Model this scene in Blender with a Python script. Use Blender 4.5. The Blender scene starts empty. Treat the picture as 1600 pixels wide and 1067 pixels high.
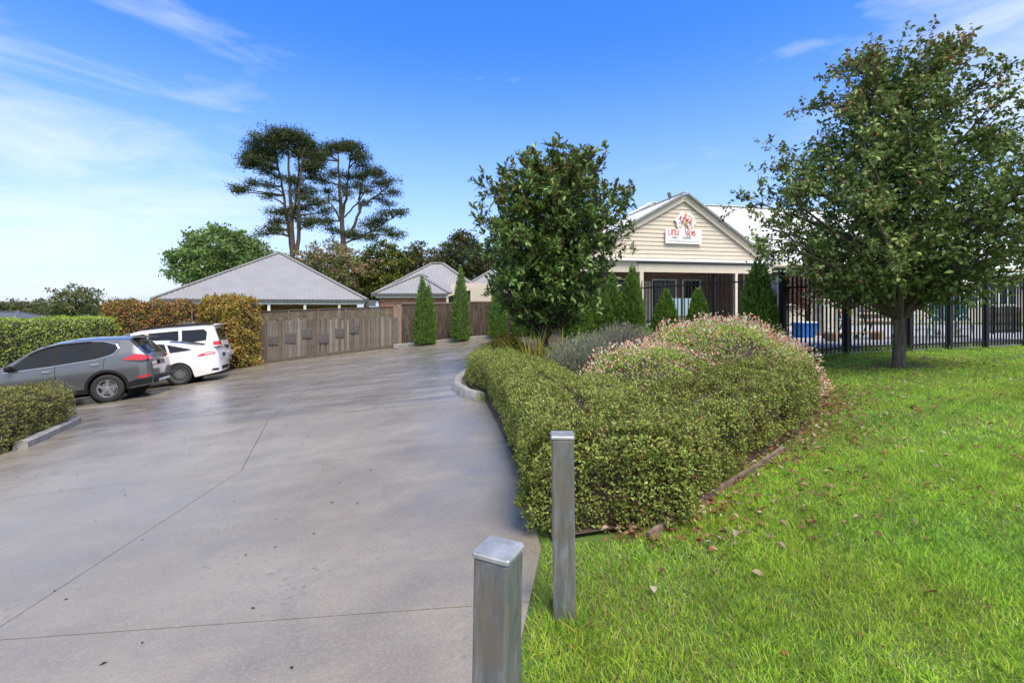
import bpy, bmesh, math, random
import numpy as np
from mathutils import Vector, Matrix
R = math.radians
rng = np.random.default_rng(7)
random.seed(7)
sc = bpy.context.scene
C = sc.collection

# ------------------------------------------------------------------ camera
EYE, F, HZ = 1.4, 760.0, 480.0          # metres, focal length and horizon row in photo pixels (1600 wide)
cam = bpy.data.cameras.new('camera')
cam.sensor_width = 36; cam.lens = F / 1600 * 36
cam.shift_y = -(533.5 - HZ) / 1600
cam.clip_start = 0.05; cam.clip_end = 3000
camo = bpy.data.objects.new('camera', cam); C.objects.link(camo)
camo.location = (0, 0, EYE); camo.rotation_euler = (R(90), 0, 0)
sc.camera = camo

# ------------------------------------------------------------------ sky, sun, exposure
SUN_EL, SUN_AZ = 60, 152                 # azimuth clockwise from +Y: behind the camera, to the right
w = bpy.data.worlds.new('World'); sc.world = w; w.use_nodes = True
nt = w.node_tree; nt.nodes.clear()
def wn(t): return nt.nodes.new(t)
out = wn('ShaderNodeOutputWorld'); bg = wn('ShaderNodeBackground'); bg.inputs[1].default_value = 0.15
sky = wn('ShaderNodeTexSky'); sky.sky_type = 'NISHITA'; sky.sun_disc = False
sky.sun_elevation = R(SUN_EL); sky.sun_rotation = R(SUN_AZ); sky.air_density = 1.0; sky.dust_density = 0.6; sky.ozone_density = 3.0
hs = wn('ShaderNodeHueSaturation'); hs.inputs['Saturation'].default_value = 1.36; hs.inputs['Hue'].default_value = .516
nt.links.new(sky.outputs[0], hs.inputs['Color'])
tc = wn('ShaderNodeTexCoord')
sep = wn('ShaderNodeSeparateXYZ'); nt.links.new(tc.outputs['Generated'], sep.inputs[0])
def m2(op, a, b=None, clamp=False):
    n = wn('ShaderNodeMath'); n.operation = op; n.use_clamp = clamp
    for i, v in enumerate((a, b)):
        if v is None: continue
        if isinstance(v, (int, float)): n.inputs[i].default_value = v
        else: nt.links.new(v, n.inputs[i])
    return n.outputs[0]
# thin cirrus: stretched noise over the whole dome, gathered into drifts by a broad noise
mp = wn('ShaderNodeMapping'); mp.inputs['Scale'].default_value = (2.2, 2.2, 9.0); mp.inputs['Rotation'].default_value = (0.0, 0.10, 0.3); mp.inputs['Location'].default_value = (8.8, 4.2, 2.2)
nt.links.new(tc.outputs['Generated'], mp.inputs[0])
n1 = wn('ShaderNodeTexNoise'); n1.inputs['Scale'].default_value = 1.5; n1.inputs['Detail'].default_value = 9; n1.inputs['Roughness'].default_value = .58; n1.inputs['Distortion'].default_value = .5
nt.links.new(mp.outputs[0], n1.inputs['Vector'])
mp2 = wn('ShaderNodeMapping'); mp2.inputs['Location'].default_value = (0.35, 0.0, 0.1); mp2.inputs['Scale'].default_value = (1, 1, 1.6)
nt.links.new(tc.outputs['Generated'], mp2.inputs[0])
n2 = wn('ShaderNodeTexNoise'); n2.inputs['Scale'].default_value = 1.7; n2.inputs['Detail'].default_value = 2
nt.links.new(mp2.outputs[0], n2.inputs['Vector'])
def drift(v, k):                          # a cloud drift around a direction
    d = wn('ShaderNodeVectorMath'); d.operation = 'DISTANCE'; d.inputs[1].default_value = Vector(v).normalized()
    nt.links.new(tc.outputs['Generated'], d.inputs[0])
    return m2('MULTIPLY', m2('SUBTRACT', 1.0, m2('DIVIDE', d.outputs['Value'], k), True), 0.34)
dens = m2('ADD', m2('MULTIPLY', n2.outputs[0], 0.30), n1.outputs[0])
# broken cloud all round, with a clear blue gap in the north (the soft neutral daylight comes from it)
gap = wn('ShaderNodeVectorMath'); gap.operation = 'DISTANCE'; gap.inputs[1].default_value = Vector((-.05, 1, .55)).normalized(); nt.links.new(tc.outputs['Generated'], gap.inputs[0])
dens = m2('ADD', dens, m2('MULTIPLY', m2('SUBTRACT', gap.outputs['Value'], .62, True), .55))
dens = m2('ADD', dens, drift((-.85, 1, .22), .46))
dens = m2('ADD', dens, drift((1.05, 1, .50), .44))
# pale haze towards the horizon, the same all round
hor = m2('POWER', m2('SUBTRACT', 1.0, m2('MULTIPLY', sep.outputs[2], 2.1), True), 1.5)
hz_ = wn('ShaderNodeMix'); hz_.data_type = 'RGBA'; nt.links.new(m2('MULTIPLY', hor, .95), hz_.inputs[0]); nt.links.new(hs.outputs[0], hz_.inputs[6]); hz_.inputs[7].default_value = (1.95, 2.35, 3.15, 1)
fac = m2('MULTIPLY', m2('MULTIPLY', m2('SUBTRACT', dens, 0.80), 2.2, True), 0.80)
mix = wn('ShaderNodeMix'); mix.data_type = 'RGBA'
nt.links.new(fac, mix.inputs[0]); nt.links.new(hz_.outputs[2], mix.inputs[6]); mix.inputs[7].default_value = (3.25, 3.45, 3.75, 1)
nt.links.new(mix.outputs[2], bg.inputs[0]); nt.links.new(bg.outputs[0], out.inputs[0])
sl = bpy.data.lights.new('sun', 'SUN'); sl.energy = 2.6; sl.angle = R(32); sl.color = (1, .89, .72)
so = bpy.data.objects.new('sun', sl); C.objects.link(so)
sd = Vector((math.sin(R(SUN_AZ)) * math.cos(R(SUN_EL)), math.cos(R(SUN_AZ)) * math.cos(R(SUN_EL)), math.sin(R(SUN_EL))))
so.rotation_euler = sd.to_track_quat('Z', 'Y').to_euler(); so.location = (0, 0, 30)
sc.view_settings.view_transform = 'Standard'; sc.view_settings.look = 'None'; sc.view_settings.gamma = 1
sc.view_settings.use_curve_mapping = False; sc.view_settings.exposure = 1.08

# ------------------------------------------------------------------ helpers
def ground(x, y):
    """height of the sloping site: falls to the left, rises gently to the right"""
    x = np.asarray(x, float); y = np.asarray(y, float)
    l = np.where(x > -16, .1 * x, -1.6 + .04 * (np.maximum(x, -45) + 16))
    s = .06 * np.minimum(np.maximum(x, 0), 7)
    z = np.where(x < 0, l, s)
    z = z + .05 * np.exp(-(x / 1.5) ** 2) * 0
    z = z + np.clip((y - 11) / 8, 0, 1) * np.clip((x - 1) / 3, 0, 1) * .15
    return z
def gz(x, y): return float(ground(x, y))
def at(px, py, D):                       # photo pixel + distance -> point
    return Vector(((px - 800) / F * D, D, EYE + (HZ - py) / F * D))
def px_x(px, D): return (px - 800) / F * D

def link(o, parent=None):
    C.objects.link(o)
    if parent is not None: o.parent = parent
    return o
def tag(o, label=None, cat=None, group=None, kind=None):
    if label: o['label'] = label
    if cat: o['category'] = cat
    if group: o['group'] = group
    if kind: o['kind'] = kind
    return o
def empty(name, loc=(0, 0, 0), rz=0, label=None, cat=None, group=None):
    o = bpy.data.objects.new(name, None); o.empty_display_size = .2
    o.location = loc; o.rotation_euler = (0, 0, rz); link(o)
    return tag(o, label, cat, group)
def np_mesh(name, V, Fs, cols=None, smooth=False):
    """V (n,3); Fs list of int arrays (m,k)"""
    V = np.asarray(V, np.float32)
    if not isinstance(Fs, list): Fs = [Fs]
    Fs = [np.asarray(f, np.int32) for f in Fs if len(f)]
    me = bpy.data.meshes.new(name)
    me.vertices.add(len(V)); me.vertices.foreach_set('co', V.ravel())
    tot = np.concatenate([np.full(len(f), f.shape[1], np.int32) for f in Fs])
    li = np.concatenate([f.ravel() for f in Fs])
    me.loops.add(len(li)); me.loops.foreach_set('vertex_index', li)
    me.polygons.add(len(tot))
    st = np.zeros(len(tot), np.int32); st[1:] = np.cumsum(tot)[:-1]
    me.polygons.foreach_set('loop_start', st); me.polygons.foreach_set('loop_total', tot)
    if smooth: me.polygons.foreach_set('use_smooth', np.ones(len(tot), bool))
    if cols is not None:
        a = me.color_attributes.new('Col', 'FLOAT_COLOR', 'POINT')
        c4 = np.ones((len(V), 4), np.float32); c4[:, :3] = cols
        a.data.foreach_set('color', c4.ravel())
    me.update(calc_edges=True); me.validate()
    return me
def ob(name, me, mat, parent=None, loc=(0, 0, 0)):
    o = bpy.data.objects.new(name, me)
    if mat is not None and len(me.materials) == 0: me.materials.append(mat)
    o.location = loc
    return link(o, parent)
class MB:
    def __init__(s): s.v = []; s.f = []
    def add(s, vs, fs):
        b = len(s.v); s.v += [tuple(v) for v in vs]; s.f += [tuple(i + b for i in f) for f in fs]; return s
    def box(s, c, d, M=None, bev=0):
        x, y, z = d[0] / 2, d[1] / 2, d[2] / 2
        if bev:
            b = min(bev, x * .9, y * .9, z * .9); vs = []
            for sz in (-1, 1):
                for (ax, ay) in ((-x + b, -y), (x - b, -y), (x, -y + b), (x, y - b), (x - b, y), (-x + b, y), (-x, y - b), (-x, -y + b)):
                    vs.append(Vector((ax, ay, sz * (z - b))))
            for sz in (-1, 1):
                for (ax, ay) in ((-x + b, -y + b), (x - b, -y + b), (x - b, y - b), (-x + b, y - b)):
                    vs.append(Vector((ax, ay, sz * z)))
            fs = [(i, (i + 1) % 8, 8 + (i + 1) % 8, 8 + i) for i in range(8)]
            for base, top, fl in ((0, 16, 1), (8, 20, 0)):
                q = [(base + 0, base + 1, top + 1, top), (base + 2, base + 3, top + 2, top + 1), (base + 4, base + 5, top + 3, top + 2), (base + 6, base + 7, top, top + 3),
                     (base + 1, base + 2, top + 1), (base + 3, base + 4, top + 2), (base + 5, base + 6, top + 3), (base + 7, base, top), (top, top + 1, top + 2, top + 3)]
                fs += [tuple(reversed(a)) for a in q] if fl else q
        else:
            vs = [Vector((sx * x, sy * y, sz * z)) for sz in (-1, 1) for sy in (-1, 1) for sx in (-1, 1)]
            fs = [(0, 2, 3, 1), (4, 5, 7, 6), (0, 1, 5, 4), (2, 6, 7, 3), (0, 4, 6, 2), (1, 3, 7, 5)]
        if M is not None: vs = [M @ v for v in vs]
        c = Vector(c)
        return s.add([v + c for v in vs], fs)
    def bar(s, a, b, wd, th, up=(0, 0, 1)):
        a, b = Vector(a), Vector(b); d = (b - a).normalized(); u = Vector(up)
        sd_ = d.cross(u)
        if sd_.length < 1e-4: sd_ = d.cross(Vector((1, 0, 0)))
        sd_.normalize(); u = sd_.cross(d).normalized()
        vs = [p + sd_ * (sx * wd / 2) + u * (sz * th / 2) for p in (a, b) for sz in (-1, 1) for sx in (-1, 1)]
        return s.add(vs, [(0, 1, 3, 2), (4, 6, 7, 5), (0, 4, 5, 1), (2, 3, 7, 6), (0, 2, 6, 4), (1, 5, 7, 3)])
    def tube(s, pts, rad, n=8, caps=True):
        pts = [Vector(p) for p in pts]
        if not isinstance(rad, (list, tuple, np.ndarray)): rad = [rad] * len(pts)
        b = len(s.v); ref = None
        for i, p in enumerate(pts):
            d = (pts[min(i + 1, len(pts) - 1)] - pts[max(i - 1, 0)]).normalized()
            if ref is None: ref = d.orthogonal().normalized()
            ref = (ref - d * ref.dot(d)).normalized(); bi = d.cross(ref)
            for k in range(n):
                a = 2 * math.pi * k / n
                s.v.append(tuple(p + (ref * math.cos(a) + bi * math.sin(a)) * rad[i]))
        for i in range(len(pts) - 1):
            for k in range(n):
                k2 = (k + 1) % n
                s.f.append((b + i * n + k, b + i * n + k2, b + (i + 1) * n + k2, b + (i + 1) * n + k))
        if caps:
            s.f.append(tuple(b + k for k in range(n))[::-1]); e = b + (len(pts) - 1) * n
            s.f.append(tuple(e + k for k in range(n)))
        return s
    def poly(s, pts, th=0, n=None):      # flat polygon, extruded by th along n
        pts = [Vector(p) for p in pts]; k = len(pts)
        if not th: return s.add(pts, [tuple(range(k))])
        n = Vector(n).normalized() * th
        return s.add(pts + [p + n for p in pts], [tuple(range(k))[::-1], tuple(range(k, 2 * k))] + [(i, (i + 1) % k, k + (i + 1) % k, k + i) for i in range(k)])
    def lathe(s, prof, n=24, axis='Y', c=(0, 0, 0)):   # prof: (radius, offset along axis)
        b = len(s.v); c = Vector(c)
        for (r, h) in prof:
            for k in range(n):
                a = 2 * math.pi * k / n
                v = Vector((r * math.cos(a), h, r * math.sin(a))) if axis == 'Y' else Vector((r * math.cos(a), r * math.sin(a), h))
                s.v.append(tuple(c + v))
        for i in range(len(prof) - 1):
            for k in range(n):
                k2 = (k + 1) % n; s.f.append((b + i * n + k, b + i * n + k2, b + (i + 1) * n + k2, b + (i + 1) * n + k))
        return s
    def mesh(s, name, smooth=False):
        me = bpy.data.meshes.new(name); me.from_pydata(s.v, [], s.f); me.update()
        if smooth: me.polygons.foreach_set('use_smooth', [True] * len(me.polygons))
        return me
    def build(s, name, mat, parent=None, loc=(0, 0, 0), smooth=False):
        bm = bmesh.new(); me = s.mesh(name, smooth); bm.from_mesh(me)
        bmesh.ops.recalc_face_normals(bm, faces=bm.faces); bm.to_mesh(me); bm.free()
        if smooth:
            me.polygons.foreach_set('use_smooth', [True] * len(me.polygons))
            try: me.set_sharp_from_angle(angle=R(38))
            except Exception: pass
        return ob(name, me, mat, parent, loc)

# ------------------------------------------------------------------ materials
MATS = {}
def mat_base(name):
    m = bpy.data.materials.new(name); m.use_nodes = True
    t = m.node_tree; p = t.nodes['Principled BSDF']
    MATS[name] = m
    return m, t, p
def N(t, typ, **kw):
    n = t.nodes.new(typ)
    for k, v in kw.items():
        if k in n.inputs: n.inputs[k].default_value = v
        else: setattr(n, k, v)
    return n
def ramp(t, fac, stops):
    r = t.nodes.new('ShaderNodeValToRGB'); e = r.color_ramp.elements
    while len(e) < len(stops): e.new(.5)
    for i, (p, c) in enumerate(stops):
        e[i].position = p; e[i].color = (*c, 1) if len(c) == 3 else c
    t.links.new(fac, r.inputs[0]); return r.outputs[0]
def simple(name, col, rough=.5, metal=0, var=.12, scale=6, bump=0, spec=.5, coat=0, stretch=None, detail=6):
    """plain colour broken up by noise (dirt, grain), optional fine relief"""
    m, t, p = mat_base(name)
    tc_ = N(t, 'ShaderNodeTexCoord'); v = tc_.outputs['Object']
    if stretch:
        mp_ = N(t, 'ShaderNodeMapping'); mp_.inputs['Scale'].default_value = stretch; t.links.new(v, mp_.inputs[0]); v = mp_.outputs[0]
    n = N(t, 'ShaderNodeTexNoise', Scale=scale, Detail=detail, Roughness=.6); t.links.new(v, n.inputs['Vector'])
    a = tuple(max(0, c * (1 - var * 2)) for c in col); b = tuple(min(1, c * (1 + var * 2)) for c in col)
    t.links.new(ramp(t, n.outputs[0], [(.25, a), (.75, b)]), p.inputs['Base Color'])
    p.inputs['Roughness'].default_value = rough; p.inputs['Metallic'].default_value = metal
    p.inputs['Specular IOR Level'].default_value = spec; p.inputs['Coat Weight'].default_value = coat; p.inputs['Coat Roughness'].default_value = .03
    if bump:
        bn = N(t, 'ShaderNodeBump', Strength=bump, Distance=.01); t.links.new(n.outputs[0], bn.inputs['Height']); t.links.new(bn.outputs[0], p.inputs['Normal'])
    return m
def leafmat(name, rough=.45, transl=.25, spec=.4):
    m, t, p = mat_base(name)
    a = N(t, 'ShaderNodeAttribute', attribute_name='Col')
    p.inputs['Roughness'].default_value = rough; p.inputs['Specular IOR Level'].default_value = spec
    t.links.new(a.outputs['Color'], p.inputs['Base Color'])
    tr = N(t, 'ShaderNodeBsdfTranslucent'); t.links.new(a.outputs['Color'], tr.inputs['Color'])
    mx = N(t, 'ShaderNodeMixShader'); mx.inputs[0].default_value = transl
    t.links.new(p.outputs[0], mx.inputs[1]); t.links.new(tr.outputs[0], mx.inputs[2])
    t.links.new(mx.outputs[0], t.nodes['Material Output'].inputs[0])
    return m
M = {}
M['leaf'] = leafmat('leaf', .55, .28, .14)
M['leaf_gloss'] = leafmat('glossy_leaf', .40, .18, .22)
M['grass'] = leafmat('grass_blade', .55, .32, .12)
M['bark'] = simple('bark', (.105, .085, .07), .9, var=.35, scale=22, bump=.8, stretch=(1, 1, .25))
M['bark_dark'] = simple('dark_bark', (.075, .06, .05), .9, var=.3, scale=8, bump=.5, stretch=(1, 1, .3))
M['twig'] = simple('twig', (.045, .032, .022), .9, var=.3, scale=30)
M['soil'] = simple('soil', (.075, .052, .038), .95, var=.35, scale=9, bump=.8)
M['white_trim'] = simple('white_trim', (.74, .74, .72), .45, var=.04, scale=3)
M['cream'] = simple('cream_paint', (.60, .53, .435), .55, var=.04, scale=4)
M['cream_light'] = simple('light_cream_render', (.58, .52, .43), .7, var=.04, scale=3)
M['gutter'] = simple('dark_gutter', (.10, .105, .11), .4, var=.1, scale=4)
M['roof_grey'] = simple('grey_roof_steel', (.27, .27, .27), .5, var=.05, scale=1.2, metal=.1)
M['roof_white'] = simple('white_roof_steel', (.60, .61, .62), .45, var=.03, scale=1.2)
M['paling'] = simple('weathered_paling', (.135, .12, .105), .9, var=.28, scale=7, bump=.5, stretch=(6, 6, .7))
M['paling2'] = simple('brown_paling', (.105, .085, .068), .9, var=.3, scale=7, bump=.5, stretch=(6, 6, .7))
M['paling3'] = simple('pale_paling', (.20, .18, .16), .9, var=.25, scale=7, bump=.5, stretch=(6, 6, .7))
M['lattice'] = simple('mossy_lattice', (.13, .112, .08), .9, var=.35, scale=5, bump=.4, stretch=(.8, 6, 6))
M['plaque'] = simple('dark_plaque', (.085, .075, .075), .6, var=.3, scale=14, bump=.4)
M['black_steel'] = simple('black_powdercoat', (.010, .012, .016), .5, var=.15, scale=5, spec=.25)
M['kerb'] = simple('kerb_concrete', (.27, .26, .245), .8, var=.2, scale=8, bump=.3)
M['edging'] = simple('old_timber_edging', (.16, .115, .09), .9, var=.35, scale=10, bump=.6, stretch=(1, 1, 1))
M['chrome'] = simple('chrome', (.75, .76, .78), .12, metal=1, var=.02)
M['alloy'] = simple('alloy_rim', (.60, .61, .63), .28, metal=.85, var=.04)
M['alloy_dark'] = simple('machined_dark_rim', (.55, .55, .56), .3, metal=.8, var=.05)
M['rubber'] = simple('tyre_rubber', (.018, .018, .019), .75, var=.2, scale=20)
M['black_plastic'] = simple('black_plastic', (.014, .014, .015), .62, var=.15, scale=15, spec=.22)
M['arch_dark'] = simple('wheel_well', (.008, .008, .008), .9, var=.1)
M['paint_grey'] = simple('gunmetal_paint', (.135, .142, .155), .3, metal=.55, var=.03, scale=2, coat=1)
M['paint_white'] = simple('white_car_paint', (.76, .77, .78), .3, var=.015, scale=2, coat=.9)
M['car_glass'] = simple('tinted_glass', (.012, .014, .015), .06, var=.1, scale=2, spec=.42)
M['tail_red'] = simple('red_lens', (.50, .012, .015), .12, var=.15, scale=12, coat=1)
M['tail_clear'] = simple('clear_lens', (.55, .50, .50), .12, var=.15, scale=12, coat=1)
M['tail_dark'] = simple('smoked_lens', (.03, .02, .022), .1, var=.15, scale=12, coat=1)
M['plate'] = simple('number_plate', (.03, .035, .05), .4, var=.2, scale=18)
M['sign_white'] = simple('white_sign_board', (.78, .78, .77), .4, var=.03, scale=3)

def brick_mat():
    m, t, p = mat_base('red_brick')
    tc_ = N(t, 'ShaderNodeTexCoord'); s = N(t, 'ShaderNodeSeparateXYZ'); t.links.new(tc_.outputs['Object'], s.inputs[0])
    ad = N(t, 'ShaderNodeMath', operation='ADD'); t.links.new(s.outputs[0], ad.inputs[0]); t.links.new(s.outputs[1], ad.inputs[1])
    cb = N(t, 'ShaderNodeCombineXYZ'); t.links.new(ad.outputs[0], cb.inputs[0]); t.links.new(s.outputs[2], cb.inputs[1])
    b = N(t, 'ShaderNodeTexBrick'); t.links.new(cb.outputs[0], b.inputs['Vector'])
    b.inputs['Scale'].default_value = 1; b.inputs['Brick Width'].default_value = .30; b.inputs['Row Height'].default_value = .11; b.inputs['Mortar Size'].default_value = .012
    b.inputs['Color1'].default_value = (.40, .135, .075, 1); b.inputs['Color2'].default_value = (.29, .095, .06, 1); b.inputs['Mortar'].default_value = (.55, .47, .38, 1)
    t.links.new(b.outputs[0], p.inputs['Base Color']); p.inputs['Roughness'].default_value = .9
    bn = N(t, 'ShaderNodeBump', Strength=.5, Distance=.01, invert=True); t.links.new(b.outputs['Fac'], bn.inputs['Height']); t.links.new(bn.outputs[0], p.inputs['Normal'])
    return m
M['brick'] = brick_mat()
def brick_mat2():
    m = M['brick'].copy(); m.name = 'purple_brick'; b = [n for n in m.node_tree.nodes if n.type == 'TEX_BRICK'][0]
    b.inputs['Color1'].default_value = (.20, .10, .085, 1); b.inputs['Color2'].default_value = (.13, .06, .055, 1); b.inputs['Mortar'].default_value = (.36, .28, .24, 1)
    return m
M['brick2'] = brick_mat2()
def concrete_mat():
    """wet broom-finished concrete: damp patches, drip spots, fine sand grain"""
    m, t, p = mat_base('wet_concrete')
    g = N(t, 'ShaderNodeNewGeometry'); P = g.outputs['Position']
    def noise(sc_, det, ro=.55, st=None, dist=0):
        v = P
        if st:
            mp_ = N(t, 'ShaderNodeMapping'); mp_.inputs['Scale'].default_value = st; mp_.inputs['Rotation'].default_value = (0, 0, .08); t.links.new(P, mp_.inputs[0]); v = mp_.outputs[0]
        n = N(t, 'ShaderNodeTexNoise', Scale=sc_, Detail=det, Roughness=ro, Distortion=dist); t.links.new(v, n.inputs['Vector']); return n.outputs[0]
    big = noise(.45, 6, .62); mid = noise(1.6, 8, .65, None, .6); fine = noise(70, 4, .7); streak = noise(1.0, 7, .65, (.45, 2.4, 1)); speck = noise(260, 2, .6)
    def mr(v, a, b, c, d):
        k = N(t, 'ShaderNodeMapRange'); k.inputs[1].default_value = a; k.inputs[2].default_value = b; k.inputs[3].default_value = c; k.inputs[4].default_value = d; t.links.new(v, k.inputs[0]); return k.outputs[0]
    def mth(op, a, b):
        k = N(t, 'ShaderNodeMath', operation=op)
        for i, v in enumerate((a, b)):
            if isinstance(v, (int, float)): k.inputs[i].default_value = v
            else: t.links.new(v, k.inputs[i])
        return k.outputs[0]
    def mixc(fac, a, b, mode='MIX'):
        k = N(t, 'ShaderNodeMix', data_type='RGBA', blend_type=mode)
        if isinstance(fac, (int, float)): k.inputs[0].default_value = fac
        else: t.links.new(fac, k.inputs[0])
        for i, v in ((6, a), (7, b)):
            if isinstance(v, tuple): k.inputs[i].default_value = (*v, 1)
            else: t.links.new(v, k.inputs[i])
        return k.outputs[2]
    base = ramp(t, big, [(.36, (.24, .208, .152)), (.62, (.34, .304, .232))])
    base = mixc(mr(mid, .44, .70, 0, .6), base, (.175, .150, .112))
    base = mixc(mr(noise(.28, 4, .6), .47, .66, 0, .55), base, (.205, .165, .115))
    # damp, darker and coarser top half of the drive (streaky broom marks)
    sep_ = N(t, 'ShaderNodeSeparateXYZ'); t.links.new(P, sep_.inputs[0])
    upper = mr(sep_.outputs[1], 7.65, 7.75, 0, 1)
    base = mixc(mth('MULTIPLY', mr(streak, .44, .60, 0, .85), mth('ADD', mth('MULTIPLY', upper, .75), .20)), base, (.115, .098, .082))
    # darker, glossier strip along the garden bed
    darkened = mth('MULTIPLY', mr(mth('ADD', sep_.outputs[0], mth('MULTIPLY', noise(1.1, 5, .6), 1.6)), -.25, .75, 0, .62), mr(sep_.outputs[1], 2.6, 4.2, 0, 1))
    base = mixc(darkened, base, (.105, .092, .072))
    # old drip spots near the gate posts
    vo = N(t, 'ShaderNodeTexVoronoi', Scale=15.0); vo.inputs['Randomness'].default_value = 1; t.links.new(P, vo.inputs['Vector'])
    spot = mth('MULTIPLY', mr(vo.outputs[0], .16, .27, 1, 0), mr(noise(.9, 3), .50, .62, 0, .5))
    base = mixc(spot, base, (.11, .095, .083))
    base = mixc(mr(speck, .38, .62, .42, 0), base, (.10, .09, .075))
    base = mixc(mr(fine, .48, .72, 0, .42), base, (.39, .36, .30))
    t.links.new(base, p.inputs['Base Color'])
    rg = mth('ADD', mr(mid, .35, .7, .50, .30), mth('MULTIPLY', fine, .20))
    rg = mth('SUBTRACT', rg, mth('ADD', mth('MULTIPLY', upper, .18), mth('MULTIPLY', darkened, .25)))
    t.links.new(rg, p.inputs['Roughness']); p.inputs['Specular IOR Level'].default_value = .55
    p.inputs['Coat Weight'].default_value = .38; t.links.new(mth('ADD', mr(mid, .35, .65, .30, .12), 0.02), p.inputs['Coat Roughness'])
    bn = N(t, 'ShaderNodeBump', Strength=.35, Distance=.004); t.links.new(mth('ADD', fine, mth('MULTIPLY', speck, .6)), bn.inputs['Height']); t.links.new(bn.outputs[0], p.inputs['Normal'])
    return m
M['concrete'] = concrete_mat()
M['joint'] = simple('joint_dirt', (.085, .075, .06), .9, var=.3, scale=20)
def lawn_mat():
    m, t, p = mat_base('lawn_soil')
    g = N(t, 'ShaderNodeNewGeometry')
    n = N(t, 'ShaderNodeTexNoise', Scale=2.2, Detail=8, Roughness=.65); t.links.new(g.outputs['Position'], n.inputs['Vector'])
    n2_ = N(t, 'ShaderNodeTexNoise', Scale=60, Detail=4); t.links.new(g.outputs['Position'], n2_.inputs['Vector'])
    c = ramp(t, n.outputs[0], [(.3, (.075, .14, .02)), (.55, (.10, .18, .028)), (.72, (.13, .125, .05))])
    mx = N(t, 'ShaderNodeMix', data_type='RGBA', blend_type='MULTIPLY'); mx.inputs[0].default_value = .7; t.links.new(c, mx.inputs[6])
    t.links.new(ramp(t, n2_.outputs[0], [(.3, (.35, .35, .35)), (.7, (1.2, 1.2, 1.2))]), mx.inputs[7])
    t.links.new(mx.outputs[2], p.inputs['Base Color']); p.inputs['Roughness'].default_value = .95
    bn = N(t, 'ShaderNodeBump', Strength=.8, Distance=.02); t.links.new(n2_.outputs[0], bn.inputs['Height']); t.links.new(bn.outputs[0], p.inputs['Normal'])
    return m
M['lawn'] = lawn_mat()
def galv_mat():
    m, t, p = mat_base('galvanised_steel')
    tc_ = N(t, 'ShaderNodeTexCoord'); mp_ = N(t, 'ShaderNodeMapping'); mp_.inputs['Scale'].default_value = (1, 1, .16); t.links.new(tc_.outputs['Object'], mp_.inputs[0])
    n = N(t, 'ShaderNodeTexNoise', Scale=34, Detail=8, Roughness=.65, Distortion=.5); t.links.new(mp_.outputs[0], n.inputs['Vector'])
    b = N(t, 'ShaderNodeTexNoise', Scale=9, Detail=7, Roughness=.6); t.links.new(tc_.outputs['Object'], b.inputs['Vector'])
    c1 = ramp(t, n.outputs[0], [(.28, (.095, .105, .115)), (.5, (.18, .19, .20)), (.74, (.31, .315, .32))])
    mx = N(t, 'ShaderNodeMix', data_type='RGBA'); t.links.new(ramp(t, b.outputs[0], [(.44, (0, 0, 0)), (.66, (.8, .8, .8))]), mx.inputs[0])
    t.links.new(c1, mx.inputs[6]); mx.inputs[7].default_value = (.185, .15, .11, 1)
    t.links.new(mx.outputs[2], p.inputs['Base Color']); p.inputs['Metallic'].default_value = .35; p.inputs['Roughness'].default_value = .5
    bn = N(t, 'ShaderNodeBump', Strength=.15, Distance=.003); t.links.new(n.outputs[0], bn.inputs['Height']); t.links.new(bn.outputs[0], p.inputs['Normal'])
    return m
M['galv'] = galv_mat()
M['galv_cap'] = simple('galvanised_cap', (.34, .355, .365), .42, metal=.35, var=.18, scale=16)
# ------------------------------------------------------------------ foliage helpers
def unit(a): return a / np.maximum(np.linalg.norm(a, axis=-1, keepdims=True), 1e-9)
def rdir(n): return unit(rng.normal(size=(n, 3)))
def lump(P, s=1.0, seed=0):
    """smooth pseudo noise -1..1 at points P (n,2|3)"""
    r = np.random.default_rng(100 + seed); v = 0; P = np.asarray(P)
    for k in range(5):
        d = r.normal(size=P.shape[1]); d /= np.linalg.norm(d)
        v = v + np.sin(P @ d * s * (1.0 + .55 * k) * 2.2 + r.uniform(0, 6.28))
    return v / 3.2
def palette(n, cols, wts=None, jit=.18):
    cols = np.asarray(cols, float); i = rng.choice(len(cols), n, p=None if wts is None else np.asarray(wts) / np.sum(wts))
    c = cols[i] * rng.uniform(1 - jit, 1 + jit, (n, 1)) * rng.uniform(.93, 1.07, (n, 3))
    return np.clip(c, 0, 1)
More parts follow.
